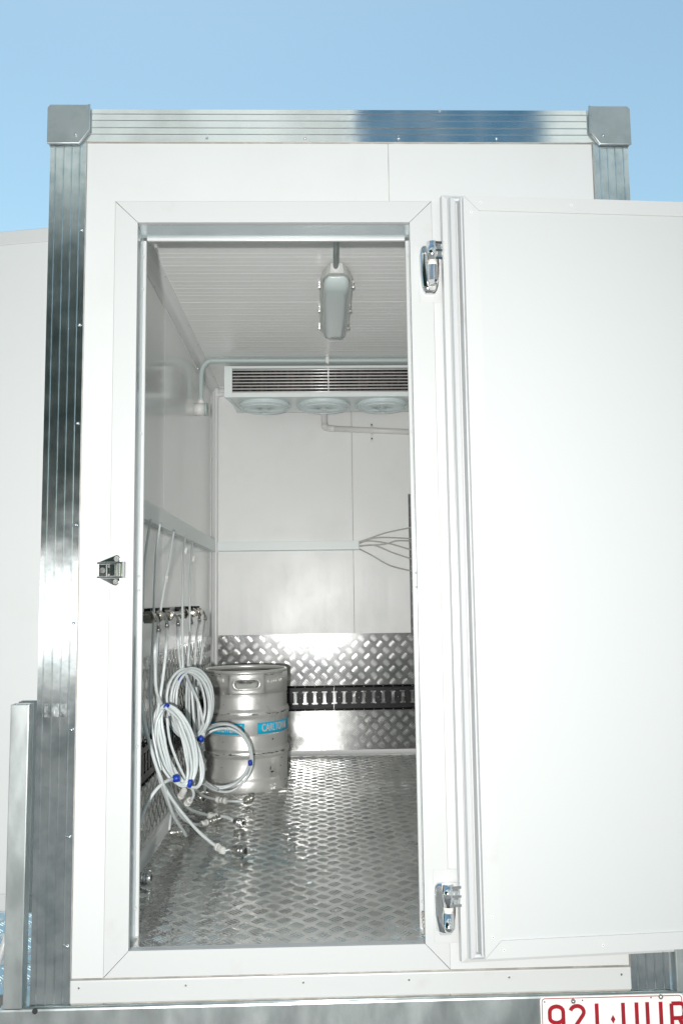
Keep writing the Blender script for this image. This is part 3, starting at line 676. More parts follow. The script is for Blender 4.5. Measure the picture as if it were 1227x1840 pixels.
# condensate pipe
DP = thing('drain_pipe', (-.04, 2.7, 2.05), 'grey plastic drain pipe dropping from the cooling unit and running right along the wall', 'pipe')
a = at(581, 728, y=2.47); b = at(583, 768, y=2.715); c = at(740, 777, y=2.722)
mb = MB(); mb.tube([a + Vector((0, 0, .05)), a, a + Vector((0, .012, -.02)), b + Vector((-.001, -.05, .035)), b + Vector((0, -.012, .005))], .0185, 16)
mb.tube(catmull([b + Vector((0, -.03, .02)), b + Vector((.004, -.008, .0)), b + Vector((.03, .004, -.004)), b + Vector((.06, .006, -.006))], 4), .0205, 16)
mb.tube([b + Vector((.05, .006, -.006)), c + Vector((.2, 0, -.008))], .0185, 16)
mb.tube([a + Vector((0, 0, .052)), a + Vector((0, 0, .0)), a + Vector((0, .006, -.015))], .0235, 16)
mb.build('pipe', M['pvc'], DP)
p = at(668, 772, y=2.73); mb = MB(); mb.tube([(p.x, p.y - .008 + .024 * math.cos(R(t)), p.z - .002 + .024 * math.sin(R(t))) for t in range(0, 361, 24)], .004, 6); mb.box((p.x - .008, 2.747, p.z - .07), (p.x + .008, 2.752, p.z + .045)); mb.sphere((p.x, 2.745, p.z - .052), .005, 1); mb.sphere((p.x, 2.745, p.z + .034), .005, 1)
mb.build('pipe_clip', [M['pvc'], M['dark']], DP)
# ceiling light
LT = thing('ceiling_light', (.003, 1.13, CZ), 'grey batten light with opal cover and steel clips on the ribbed ceiling', 'light fitting')
lx, ly0, ly1 = .0015, .83, 1.54
def loft(mb, secs, mi=0, smooth=False):
    """secs: list of equal-length rings"""
    n = len(secs[0]); vs = [v for s_ in secs for v in s_]
    fs = [(i * n + k, i * n + (k + 1) % n, (i + 1) * n + (k + 1) % n, (i + 1) * n + k) for i in range(len(secs) - 1) for k in range(n)]
    mb.add(vs, fs, mi, smooth); mb.add(secs[0], [tuple(range(n))], mi); mb.add(secs[-1], [tuple(range(n))], mi)
mb = MB(); secs = []
for y, w_, dzz in ((ly0 - .03, .026, 0), (ly0 - .012, .040, 0), (ly0 + .03, .060, 0), (ly0 + .07, .0645, 0), (ly1 - .06, .0645, 0), (ly1 - .01, .050, 0), (ly1, .040, 0)):
    secs.append([(lx - w_ * .8, y, CZ - .012), (lx - w_, y, CZ - .040), (lx - w_, y, CZ - .052), (lx + w_, y, CZ - .052), (lx + w_, y, CZ - .040), (lx + w_ * .8, y, CZ - .012)])
loft(mb, secs); mb.build('body', M['fix'], LT, bevel=.002)
mb = MB(); secs = []
for y, w_, h in ((ly0 + .0, .032, .003), (ly0 + .02, .046, .022), (ly0 + .05, .053, .036), (ly0 + .10, .054, .040), (ly1 - .09, .054, .040), (ly1 - .04, .050, .034), (ly1 - .015, .042, .018), (ly1 - .006, .036, .003)):
    z = CZ - .053
    secs.append([(lx - w_, y, z), (lx - w_ * .93, y, z - h * .55), (lx - w_ * .75, y, z - h * .92), (lx - w_ * .45, y, z - h), (lx + w_ * .45, y, z - h), (lx + w_ * .75, y, z - h * .92), (lx + w_ * .93, y, z - h * .55), (lx + w_, y, z)])
loft(mb, secs, smooth=True); mb.build('diffuser', M['diffuser'], LT)
for y in (ly0 + .095, ly0 + .37, ly1 - .11):
    for s in (-1, 1):
        mb = MB(); mb.box((lx + s * .0645, y - .008, CZ - .066), (lx + s * .0665, y + .008, CZ - .034)); mb.cyl((lx + s * .066, y - .009, CZ - .062), (lx + s * .066, y + .009, CZ - .062), .0045, 10); mb.cyl((lx + s * .067, y - .007, CZ - .042), (lx + s * .067, y + .007, CZ - .042), .0030, 10)
        mb.build('clip', M['steel'], LT)
mb = MB(); mb.turned((lx - .004, ly0 - .045, CZ - .032), (lx - .004, ly0 - .012, CZ - .032), [(0, .0135), (.6, .0135), (.6, .0155), (1, .0155)]); mb.build('cable_gland', M['pvc'], LT)
mb = MB(); mb.tube([(-.012, .12, CZ - .030), (-.006, .5, CZ - .030), (lx - .004, ly0 - .03, CZ - .032)], .0105, 14)
o = mb.build('light_conduit', M['conduit']); tag(o, 'short grey conduit running from the door head to the ceiling light', 'conduit')
# long conduit across the ceiling and down to the junction box
CN = thing('ceiling_conduit', (-.1, 2.1, CZ), 'grey green conduit crossing the ceiling beside the cooling unit, bent down the left wall', 'conduit')
jb = Vector((XL, 2.075, 2.026)); r_ = .013
mb = MB(); mb.tube(catmull([(.70, 2.098, CZ - .018), (.3, 2.095, CZ - .018), (-.3, 2.09, CZ - .018), (-.60, 2.085, CZ - .018), (-.648, 2.082, CZ - .022), (-.672, 2.08, CZ - .042), (-.685, 2.078, CZ - .07), (-.690, 2.077, CZ - .12), (-.690, 2.075, 2.075)], 6), r_, 14)
mb.build('conduit_run', M['conduit'], CN)
mb = MB(); p = at(588, 648, y=2.09)
mb.box((p.x - .008, 2.074, CZ - .036), (p.x + .008, 2.110, CZ - .033)); mb.box((p.x - .008, 2.071, CZ - .036), (p.x + .008, 2.074, CZ - .001)); mb.box((p.x - .008, 2.110, CZ - .036), (p.x + .008, 2.113, CZ - .001)); mb.box((p.x - .0085, 2.045, CZ - .004), (p.x + .0085, 2.0705, CZ - .001))
mb.build('saddle', M['pvc'], CN)
JB = thing('junction_box', jb, 'round grey junction box on the left wall below the conduit bend', 'junction box')
mb = MB(); mb.cyl((XL, 2.075, 2.026), (XL + .050, 2.075, 2.026), .033, 28); mb.cyl((XL + .030, 2.075, 2.057), (XL + .030, 2.075, 2.080), .0165, 16); mb.build('box_body', M['pvc'], JB)
mb = MB(); mb.cyl((XL + .0502, 2.075, 2.026), (XL + .064, 2.075, 2.026), .0335, 28); mb.build('box_lid', M['conduit'], JB)
# cable ducts
mb = MB(); mb.box((XL, .50, 1.322), (XL + .026, 2.72, 1.385)); mb.box((XL, .50, 1.3125), (XL + .032, 2.72, 1.3205))
o = mb.build('wall_duct', M['casing'], bevel=.0015); tag(o, 'pale cable duct running back along the left wall above the hoses', 'cable duct')
x_ = .1635; mb = MB(); mb.box((XL + .03, YB - .0215, 1.318), (x_ - .003, YB, 1.3702)); mb.box((x_ - .0028, YB - .0240, 1.316), (x_, YB, 1.372)); mb.box((XL + .03, YB - .028, 1.3135), (x_, YB, 1.3165))
o = mb.build('wall_duct', M['casing'], bevel=.0015); tag(o, 'pale cable duct across the far wall ending in fanned out cables', 'cable duct')
# six thin lines leaving the duct
ends = [(948, 'uppermost'), (968, 'second'), (972, 'third'), (988, 'fourth'), (1004, 'fifth'), (1026, 'lowest')]
mids = [((668, 966), (695, 957)), ((672, 967), (702, 966)), ((690, 978), (712, 972)), ((662, 972), (700, 977)), ((672, 980), (705, 993)), ((668, 998), (700, 1016))]
names = ['uppermost grey line, rising to the jamb from the duct end', 'grey line arching level just under the uppermost one', 'grey line that dips and then climbs across the others', 'grey line falling gently through the middle of the fan', 'grey line sloping down just above the lowest one', 'lowest grey line, sagging furthest from the duct end']
for i, ((py, _), md, nm) in enumerate(zip(ends, mids, names)):
    st = at(644, (974, 975, 981, 977, 982, 986)[i], y=YB - .012); pts = [st - Vector((.03, 0, 0)), st] + [at(x, y, y=YB - .022 - .004 * (i % 3)) for x, y in md] + [at(738, py, y=YB - .020)]; pts.append(pts[-1] + (pts[-1] - pts[-2]) * .9)
    mb = MB(); mb.tube(catmull(pts, 5), .0042, 8); o = mb.build('beer_line', M['hose2']); tag(o, nm, 'tube', 'grey lines fanning out from the wall duct')

# black slotted tie rails
def tie_rail(P, L, label, joint=None):
    """P(u, d, z): point u along the wall, d out of the wall"""
    mb = MB(); za, zb = .372, .517; th = .010
    def bx(u0, u1, z0_, z1_, d0, d1, mi=0):
        vs = [P(u, d, z) for z in (z0_, z1_) for d in (d0, d1) for u in (u0, u1)]
        mb.add(vs, [(0, 2, 3, 1), (4, 5, 7, 6), (0, 1, 5, 4), (2, 6, 7, 3), (0, 4, 6, 2), (1, 3, 7, 5)], mi)
    s0, s1 = .410, .484; e_ = .008; pitch = .0575
    bx(0, L, s1, zb - .012, .006, th); bx(0, L, za + .012, s0, .006, th)
    n = int(L / pitch)
    for i in range(n + 1):
        c = i * pitch; a_ = c + .0085; b_ = c + pitch - .0085; a2 = c + .016; b2 = c + pitch - .016
        bx(a_, min(b_, L), s0 + e_, s1 - e_, .006, th); bx(a2, min(b2, L), s1 - e_ + .0002, s1, .006, th); bx(a2, min(b2, L), s0, s0 + e_ - .0002, .006, th)
        if i % 2 == 0: cc = P(c + pitch / 2, th + .001, (s0 + s1) / 2); mb.sphere(cc, .0035, 1)
        for zz in (zb - .006, za + .006): mb.sphere(P(c, .0125, zz), .0030, 1)
    for zz in (zb - .006, za + .006): mb.tube([P(0, .008, zz), P(L, .008, zz)], .0062, 8)
    if joint: bx(joint - .001, joint + .001, za, zb, .0105, .0112, 1)
    o = mb.build('tie_rail', [M['black'], M['steel']]); tag(o, label, 'tie rail', 'black slotted tie rails'); return o
tie_rail(lambda u, d, z: Vector((XL + .035 + u, YB - .003 - d, z)), 1.36, 'black slotted tie rail across the far wall, right of the keg', joint=.687)
tie_rail(lambda u, d, z: Vector((XL + .003 + d, .35 + u, z)), 2.25, 'black slotted tie rail on the left wall behind the hose coils')

# beer manifold on the left wall
MF = thing('gas_manifold', (-.66, 1.1, .965), 'nickel manifold pipe with hexagon nuts and bent outlets on the left wall', 'manifold')
mz = .968; mx = -.672
mb = MB(); mb.tube([(mx, .40, mz), (mx, 1.83, mz)], .0125, 14); mb.build('manifold_pipe', M['nickel'], MF)
outs = [((275, 1112), (279, 1137)), ((290, 1110), (300, 1129)), ((309, 1109), (320, 1126)), ((336, 1105), (343, 1122)), ((351, 1103), (356, 1118)), ((362, 1101), (369, 1115))]
OUT = []
for i, ((ax, ay), (bx_, by_)) in enumerate(outs):
    p = at(ax, ay, x=mx + .012); yy = p.y
    mb = MB(); mb.cyl((mx, yy - .030, mz), (mx, yy - .008, mz), .024, 6, smooth=False); mb.build('hexagon_nut', M['nickel'], MF)
    mb = MB(); mb.cyl((mx, yy + .02, mz), (mx, yy + .034, mz), .019, 12); mb.build('collar', M['brass'], MF)
    mb = MB(); mb.box((XL, yy + .036, mz - .010), (mx - .004, yy + .052, mz + .030)); mb.build('wall_bracket', M['black'], MF)
    e1 = at(bx_, by_, y=yy + .02)
    if e1.x < mx + .028: e1.x = mx + .028
    pts = [Vector((mx + .004, yy, mz)), Vector((mx + .018, yy + .001, mz + .004)), Vector((e1.x - .004, yy + .008, mz - .004)), Vector((e1.x, yy + .016, mz - .022)), Vector((e1.x, yy + .02, e1.z + .012))]
    mb = MB(); mb.tube(catmull(pts, 5), .0048, 10); mb.turned((e1.x, yy + .02, e1.z + .026), (e1.x, yy + .02, e1.z - .008), [(0, .0068), (.4, .0068), (.4, .0085), (.7, .0085), (.7, .0065), (1, .0065)], 12)
    mb.build('outlet_elbow', M['steel'], MF); OUT.append(Vector((e1.x, yy + .02, e1.z)))

# ------------------------------------------------------------------ hoses
def path(spec, k=6): return catmull([v if isinstance(v, Vector) else at(v[0], v[1], y=v[2]) for v in spec], k)
def hose(name, spec, r, label, m_='hose', cat='hose', group='loose hoses'):
    mb = MB(); mb.tube(path(spec), r, 10); o = mb.build(name, M[m_]); tag(o, label, cat, group); return o
def coil(c, ea, eb, n, r, seed, spread, pinch, phase=0, tilt=0, turns=None):
    """n turns round an ellipse as one continuous hose; pinch: angles (deg) where the turns are taped together"""
    rnd = random.Random(seed); c, ea, eb = Vector(c), Vector(ea), Vector(eb); nn_ = ea.cross(eb).normalized(); pts = []
    N = 40; offs = [(rnd.uniform(-1, 1), rnd.uniform(-1, 1), rnd.uniform(-.5, .5), rnd.uniform(-1, 1), rnd.uniform(-1, 1)) for _ in range(n + 1)]
    for i in range(n * N + 1):
        t = i / N; k = int(min(t, n - 1e-6)); f = t - k
        o0, o1 = offs[k], offs[(k + 1)]
        of = [o0[j] * (1 - f) + o1[j] * f for j in range(5)]
        a = 2 * math.pi * t + R(phase)
        sp = spread
        for pa in pinch:
            dd = abs((math.degrees(a) - pa + 180) % 360 - 180); sp = min(sp, spread * (.18 + .82 * min(1, dd / 70)))
        a += of[3] * .10 * sp / spread
        rad = 1 + of[0] * sp / ea.length * 1.1
        pts.append(c + ea * math.cos(a) * rad + eb * math.sin(a) * (1 + of[0] * sp / max(eb.length, .01)) + nn_ * (of[1] * sp * .8 + ((k % 3) - 1) * r * .9) + (ea.normalized() * of[2] * sp) + eb.normalized() * of[4] * sp * .55)
    return pts
def tape(mb, p, d, w_, r):
    mb.tube([p - d * w_, p - d * w_ * .3, p + d * w_ * .3, p + d * w_], [r * .70, r * .8, r * .78, r * .66], 9)
def V(px, py, y): return at(px, py, y=y)
# coil hanging highest
def frame(px, py, y, pa, pb, ya, yb):
    c = V(px, py, y); return c, V(pa[0], pa[1], ya) - c, V(pb[0], pb[1], yb) - c
c, ea, eb = frame(342, 1268, 1.02, (337, 1203 + 3, 1.0), (378, 1262, 1.10), 1.0, 1.10)
CA = thing('hose_coil', c, 'clear hose coil hanging highest on the left wall, blue tape at top and foot', 'hose coil', 'coiled clear hoses')
mb = MB(); mb.tube(coil(c, ea, eb, 6, .0056, 3, .028, (0, 190)), .0052, 10)
ca_top = V(329, 1208, 1.0); ca_bot = V(362, 1329, 1.05)
mb.build('hose', M['hose'], CA)
mb = MB(); tape(mb, V(330, 1210, .995), (V(337, 1212, .995) - V(323, 1207, .99)).normalized(), .009, .0185); mb.tube([V(329, 1211, .985), V(327, 1214, .98), V(324, 1222, .975), V(323.5, 1229, .975)], [.008, .007, .009, .006], 6)
mb.build('blue_tape', M['blue'], CA)
mb = MB(); tape(mb, V(361, 1328, 1.03), Vector((.6, 0, .8)), .010, .0165); mb.tube([V(353, 1334, 1.0), V(350, 1341, 1.0)], .007, 6); mb.build('blue_tape', M['blue'], CA)
# long coil in front
c, ea, eb = frame(313, 1341, .76, (296, 1268, 0), (344, 1338, 0), .74, .80)
CB = thing('hose_coil', c, 'long drooping clear hose coil nearest the door, many turns bound with blue tape', 'hose coil', 'coiled clear hoses')
mb = MB(); mb.tube(coil(c, ea, eb, 7, .0056, 11, .032, (0, 185)), .0052, 10)
c2, ea2, eb2 = frame(322, 1345, .80, (300, 1275, 0), (349, 1350, 0), .78, .84)
mb.tube(coil(c2, ea2, eb2, 3, .0058, 5, .016, (0, 180), phase=20), .0050, 10)
mb.build('hose', M['hose'], CB)
for (a_, b_, y_, dr, ln, rr) in ((299, 1270, .73, Vector((.8, 0, -.5)), .008, .016), (285, 1283, .735, Vector((.25, 0, -1)), .014, .006), (317, 1399, .70, Vector((1, 0, .1)), .011, .017), (341, 1408, .78, Vector((.3, 0, .9)), .014, .012)):
    mb = MB(); tape(mb, V(a_, b_, y_), dr.normalized(), ln, rr); mb.build('blue_tape', M['blue'], CB)
# round coil in front of the keg
c, ea, eb = frame(398, 1361, 1.50, (400, 1304, 0), (451, 1360, 0), 1.50, 1.52)
CC = thing('hose_coil', c, 'round clear hose coil of few turns standing in front of the keg', 'hose coil', 'coiled clear hoses')
mb = MB(); mb.tube(coil(c, ea, eb, 3, .0066, 21, .013, (95,), phase=10), .0056, 10)
mb.tube([v for v in path([(362, 1330, 1.2), (372, 1312, 1.35), (392, 1303, 1.46), (412, 1303, 1.49), (432, 1314, 1.50), (447, 1335, 1.51), (453, 1360, 1.52), (450, 1385, 1.52), (436, 1408, 1.51), (412, 1423, 1.50), (385, 1420, 1.47), (366, 1408, 1.40), (352, 1388, 1.3)])], .0055, 10)
mb.build('hose', M['hose'], CC)
mb = MB(); tape(mb, V(449.5, 1371, 1.505), Vector((-.12, 0, 1)).normalized(), .012, .0125); mb.build('blue_tape', M['blue'], CC)
# drops from the outlets
O = OUT
lab = 'clear hose hanging from the %s bent outlet of the manifold'
nm = ['nearest', 'second', 'third', 'fourth', 'fifth', 'farthest']
sp = [[O[0], (279, 1165, .57), (279, 1200, .60), (281, 1240, .64), (290, 1266, .70)],
      [O[1], (299, 1160, .72), (295, 1200, .72), (289, 1245, .70), (284, 1275, .70), (278, 1310, .72)],
      [O[2], (320, 1150, .92), (322, 1180, .95), (326, 1205, .99)],
      [O[3], (340, 1160, 1.25), (337, 1210, 1.24), (335, 1260, 1.20), (338, 1310, 1.12), (349, 1326, 1.06)],
      [O[4], (353, 1150, 1.45), (350, 1200, 1.43), (348, 1250, 1.38), (352, 1300, 1.28), (360, 1326, 1.1)],
      [O[5], (365, 1150, 1.58), (360, 1195, 1.55), (355, 1240, 1.48), (358, 1290, 1.38), (364, 1330, 1.30), (366, 1350, 1.30)]]
for i, s_ in enumerate(sp): hose('drop_hose', s_, .0056, lab % nm[i], 'hose', group='hoses hanging from the manifold')
# supply lines from the duct
sp = [[(271, 934, .74), (264, 975, .68), (259, 1020, .62), (257, 1060, .58), (256, 1100, .55)],
      [(288, 940, .93), (281, 990, .86), (278, 1050, .80), (276, 1112, .77), (273, 1180, .74), (270, 1250, .70), (275, 1320, .67), (289, 1385, .66)],
      [(313, 953, 1.26), (304, 1010, 1.1), (293, 1070, .98), (286, 1120, .90), (283, 1180, .84), (282, 1230, .80), (284, 1268, .76)],
      [(333, 963, 1.62), (329, 1010, 1.35), (328, 1070, 1.15), (328, 1130, 1.05), (328, 1180, 1.0), (329, 1208, .99)],
      [(347, 970, 1.9), (343, 1010, 1.7), (341, 1070, 1.5), (341, 1130, 1.38), (341, 1190, 1.28), (340, 1250, 1.2), (342, 1320, 1.12), (350, 1326, 1.06)]]
nm = ['first', 'second', 'third', 'fourth', 'fifth']
for i, s_ in enumerate(sp): hose('supply_hose', s_, .0046, 'thin hose dropping from the left wall duct, %s from the door' % nm[i], 'hose', group='hoses dropping from the wall duct')
for px, py, y_, lb in ((334, 990, 1.44, 'small white clip high on the fourth hose below the duct'), (348, 1004, 1.72, 'small white clip on the fifth hose below the duct'), (299, 1041, 1.04, 'white tag low on the third hose below the duct')):
    p = V(px, py, y_); mb = MB(); mb.obox(p, Vector((.0065, 0, 0)), Vector((0, .005, 0)), Vector((.002, 0, .014))); o = mb.build('hose_clip', M['paper'], bevel=.003); tag(o, lb, 'clip', 'white clips on the hoses')
# inner vertical strands and insulated lines behind the coils
hose('loose_hose', [(344, 1235, 1.15), (347, 1275, 1.14), (349, 1310, 1.12), (350, 1325, 1.08)], .0058, 'short straight hose seen through the middle of the highest coil')
hose('loose_hose', [(352, 1235, 1.2), (356, 1270, 1.2), (358, 1300, 1.18), (360, 1322, 1.12)], .0058, 'hose seen through the highest coil, close beside the keg')
hose('loose_hose', [(333, 1212, 1.0), (345, 1237, 1.08), (357, 1265, 1.12), (365, 1300, 1.1), (366, 1322, 1.06)], .0060, 'hose slanting down inside the highest coil')
hose('loose_hose', [(297, 1272, .70), (318, 1290, .74), (338, 1322, .80), (347, 1358, .84), (340, 1392, .84), (324, 1408, .80)], .0050, 'hose arching over the right side of the long drooping coil')
hose('loose_hose', [(292, 1276, .70), (281, 1300, .69), (280, 1340, .69), (291, 1378, .69), (309, 1404, .70)], .0050, 'hose bowing out on the left side of the long drooping coil')
hose('loose_hose', [(300, 1290, .74), (305, 1330, .75), (318, 1368, .77), (333, 1400, .80)], .0048, 'straight strand crossing the inside of the long drooping coil')
hose('loose_hose', [(363, 1334, 1.10), (353, 1352, 1.12), (352, 1375, 1.2), (366, 1402, 1.36), (392, 1420, 1.46)], .0052, 'hose swinging from the highest coil down under the round coil')
hose('loose_hose', [(363, 1333, 1.12), (357, 1350, 1.1), (351, 1368, 1.05), (349, 1390, 1.0), (348, 1412, .98)], .0060, 'hose leaving the foot of the highest coil downwards')
# the ends lying on the floor
def fl(px, py, dz_=.0): return at(px, py, z=FZ + .012 + dz_)
ZF = FZ + .012
def conn(a_, b_, label, r=.0105):
    mb = MB(); mb.turned(a_, b_, [(0, r * .9), (.12, r * 1.15), (.3, r * 1.15), (.3, r * .85), (.42, r * .85), (.42, r), (.6, r), (.6, r * .85), (.72, r * .85), (.72, r * 1.15), (.9, r * 1.15), (1, r * .9)], 16)
    o = mb.build('push_fitting', M['fitting']); tag(o, label, 'fitting', 'white push fittings on the hoses'); return o
def coupler(a_, b_, label, r=.021):
    a_, b_ = Vector(a_), Vector(b_)
    K_ = thing('keg_coupler', (a_ + b_) / 2, label, 'coupler', 'metal couplers on the floor')
    mb = MB(); mb.turned(a_, a_ + (b_ - a_) * .58, [(0, r * .35), (.2, r * .6), (.5, r * .62), (.5, r * .78), (.7, r * .78), (.7, r * .9), (1, r * .9)], 20); mb.build('coupler_body', M['brass'], K_)
    mb = MB(); mb.turned(a_ + (b_ - a_) * .58, b_, [(0, r), (.25, r), (.25, r * .86), (.4, r * .86), (.4, r * 1.02), (.8, r * 1.02), (.8, r * .9), (1, r * .9), (1, r * .7)], 20)
    d = (b_ - a_).normalized()
    u = d.cross(Vector((0, 0, 1))).normalized(); v_ = d.cross(u)
    for k in range(14):
        t = 2 * math.pi * k / 14; q_ = a_ + (b_ - a_) * .80 + (u * math.cos(t) + v_ * math.sin(t)) * r * 1.02; mb.obox(q_, d * .006, u * .0012, v_ * .0012)
    mb.build('collar', M['steel'], K_)
    mb = MB(); mb.cyl(b_ - d * .004, b_ + d * .0004, r * .5, 18); mb.build('bore', M['dark'], K_)
    return K_
zc = FZ + .0225
# A: front coupler
a1 = at(388, 1521, z=zc); b1 = at(402, 1530, z=zc - .004); a2 = at(415, 1527, z=zc); b2 = at(441, 1530, z=zc + .001)
hose('loose_hose', [(276, 1352, .66), (284, 1385, .64), (297, 1417, .66), (320, 1452, .72), (352, 1490, .80), (375, 1511, .84), a1], .0060, 'long hose sweeping to the frontmost coupler on the floor')
conn(a1, b1, 'white push fitting on the floor nearest the frontmost coupler', .0115)
mb = MB(); mb.tube([b1, a2], .0035, 8); o = mb.build('short_tail', M['hose']); tag(o, 'thin clear tail between white fitting and frontmost coupler', 'hose', 'loose hoses')
coupler(a2, b2, 'chrome coupler lying frontmost on the open floor')
# B
a1 = at(374, 1466, z=zc); b1 = at(392, 1468, z=zc); a2 = at(420, 1476, z=zc); b2 = at(437, 1480, z=zc)
hose('loose_hose', [(297, 1404, .80), (308, 1425, .85), (322, 1442, .95), (346, 1457, 1.10), a1], .0060, 'hose curving to the double ribbed white fitting mid floor')
conn(a1, b1, 'ribbed white push fitting in the middle of the floor hoses', .0125)
mb = MB(); mb.tube(catmull([b1, (b1 + a2) / 2 + Vector((0, 0, .008)), a2], 4), .0068, 8); o = mb.build('short_tail', M['hose']); tag(o, 'bluish tail between the ribbed fitting and the round coupler right of it', 'hose', 'loose hoses')
coupler(a2, b2, 'dark metal coupler standing at the right end of the middle hose', .019)
# C
a1 = at(361, 1482, z=zc - .004); b1 = at(373, 1478, z=zc - .004); a2 = at(376, 1477, z=zc - .003); b2 = at(397, 1470, z=zc - .003)
hose('loose_hose', [(305, 1436, .85), (318, 1457, .92), (331, 1473, 1.0), (346, 1481, 1.1), a1], .0055, 'hose passing under the others to the lower white fitting')
conn(a1, b1, 'white push fitting just below the ribbed one', .011); coupler(a2, b2, 'small chrome coupler touching the ribbed white fitting', .015)
# D
a1 = at(388, 1437, z=zc); b1 = at(407, 1440, z=zc); a2 = at(437, 1441, z=zc); b2 = at(452, 1434, z=zc + .004)
hose('loose_hose', [(346, 1408, 1.15), (352, 1420, 1.25), (364, 1430, 1.40), (377, 1435, 1.52), a1], .0058, 'hose running to the white fitting at the foot of the keg')
conn(a1, b1, 'white push fitting lying at the foot of the keg', .0125)
mb = MB(); mb.tube([b1, a2], .0062, 8); o = mb.build('short_tail', M['hose']); tag(o, 'bluish tail leading to the coupler under the keg', 'hose', 'loose hoses')
coupler(a2, b2, 'dark coupler lying against the foot of the keg', .018)
# E left
a2 = at(303, 1497, z=zc + .004); b2 = at(338, 1494, z=zc)
coupler(a2, b2, 'chrome coupler on its side beside the left skirting', .020)
hose('loose_hose', [(270, 1330, .64), (278, 1367, .62), (290, 1410, .66), (305, 1450, .76), (320, 1478, .86), (335, 1503, .98)], .0060, 'thick hose falling straight to the coupler by the skirting')
mb = MB(); mb.tube([at(309, 1447, z=FZ + .10), at(304, 1492, z=FZ + .03)], .0045, 8); o = mb.build('short_tail', M['hose']); tag(o, 'thin upright tail above the coupler by the skirting', 'hose', 'loose hoses')
coupler(at(243, 1578, z=zc), at(272, 1578, z=zc), 'chrome coupler half hidden by the left door jamb')
hose('loose_hose', [(316, 1399, .72), (300, 1404, .66), (283, 1417, .62), (268, 1438, .60), (257, 1462, .58), (249, 1488, .56), (240, 1510, .54)], .0060, 'hose looping away left behind the door jamb')
hose('loose_hose', [(255, 1262, .56), (259, 1295, .56), (267, 1330, .58), (281, 1378, .60), (294, 1412, .64), (311, 1464, .78), (334, 1500, .97)], .0060, 'thick hose beside the left jamb crossing the front of the long coil')
# F small loop with two fittings
hose('loose_hose', [(337, 1414, .86), (344, 1417, .86), (348, 1427, .88), (345, 1436, .90), (340, 1440, .92)], .0055, 'short curl under the long coil ending in a white cap')
conn(V(342, 1437, .92), V(335, 1446, .94), 'white cap fitting on the short curl under the long coil', .0115)
conn(V(331, 1420, .88), V(323, 1434, .92), 'white fitting tucked behind the loops above the skirting', .011)
conn(V(365, 1364, 1.30), V(366, 1386, 1.31), 'upright white fitting in front of the left side of the keg', .0115)
hose('loose_hose', [(361, 1332, 1.24), (363, 1350, 1.29), (365, 1364, 1.30)], .0052, 'short hose above the upright fitting beside the keg')
hose('loose_hose', [(366, 1386, 1.31), (367, 1405, 1.42), (368, 1424, 1.55)], .0050, 'short hose below the upright fitting beside the keg')
coupler(at(350, 1428, z=FZ + .03), at(366, 1437, z=FZ + .022), 'dark coupler in the shade left of the keg', .015)

# ------------------------------------------------------------------ keg
KC = Vector((-.4485, 1.980, FZ)); KR = .2085
KG = thing('beer_keg', KC, 'dented stainless steel beer keg with cyan labels and oval hand hole', 'keg')
prof = [(.150, .012), (.192, .0035), (.200, .0), (.204, .002), (.2055, .010), (.2055, .050), (.2035, .056), (.2065, .064), (.2045, .070), (.2050, .155)]
prof += [(.2055, .160), (.2125, .168), (.2150, .176), (.2150, .186), (.2115, .194), (.2050, .200), (.2045, .206), (.2045, .262)]
prof += [(.2040, .266), (.2050, .268), (.2050, .338), (.2060, .346), (.2120, .354), (.2150, .362), (.2150, .372), (.2110, .380), (.2050, .386), (.2040, .392), (.2040, .440), (.2020, .446), (.2045, .452)]
mb = MB(); mb.lathe(prof, KC, 96); mb.lathe([(.2045, .452), (.2020, .462), (.190, .470), (.12, .492), (.001, .497)], KC, 96)
mb.build('keg_body', M['keg'], KG)
# top chime with a stadium hand hole (three of them)
def cyl_pt(th, z, r): return Vector((KC.x + r * math.cos(th), KC.y + r * math.sin(th), KC.z + z))
zc0, zc1 = .458, .556
def stad(n, hw, hh):
    out = []
    for i in range(n):
        a = 2 * math.pi * i / n; ca, sa = math.cos(a), math.sin(a)
        # stadium boundary by angle
        L_ = hw - hh; x = ca * 1e3; 
        t = 0; lo, hi = 0, 1
        for _ in range(40):
            m_ = (lo + hi) / 2; px_, pz = ca * m_, sa * m_
            dxx = max(abs(px_) - L_, 0); ins = dxx * dxx + pz * pz < hh * hh
            if ins: lo = m_
            else: hi = m_
        out.append((ca * lo, sa * lo))
    return out
def rect_pt(n, hw, z0_, z1_, cz):
    out = []
    for i in range(n):
        a = 2 * math.pi * i / n; ca, sa = math.cos(a), math.sin(a)
        k1 = hw / abs(ca) if abs(ca) > 1e-6 else 1e9
        k2 = ((z1_ - cz) / sa if sa > 0 else (z0_ - cz) / sa) if abs(sa) > 1e-6 else 1e9
        k = min(k1, k2); out.append((ca * k, cz + sa * k))
    return out
TH0 = math.atan2(1.771 - KC.y, -.4255 - KC.x)
mb = MB(); hw, cz = .088, .508; N = 72; RR = .2062
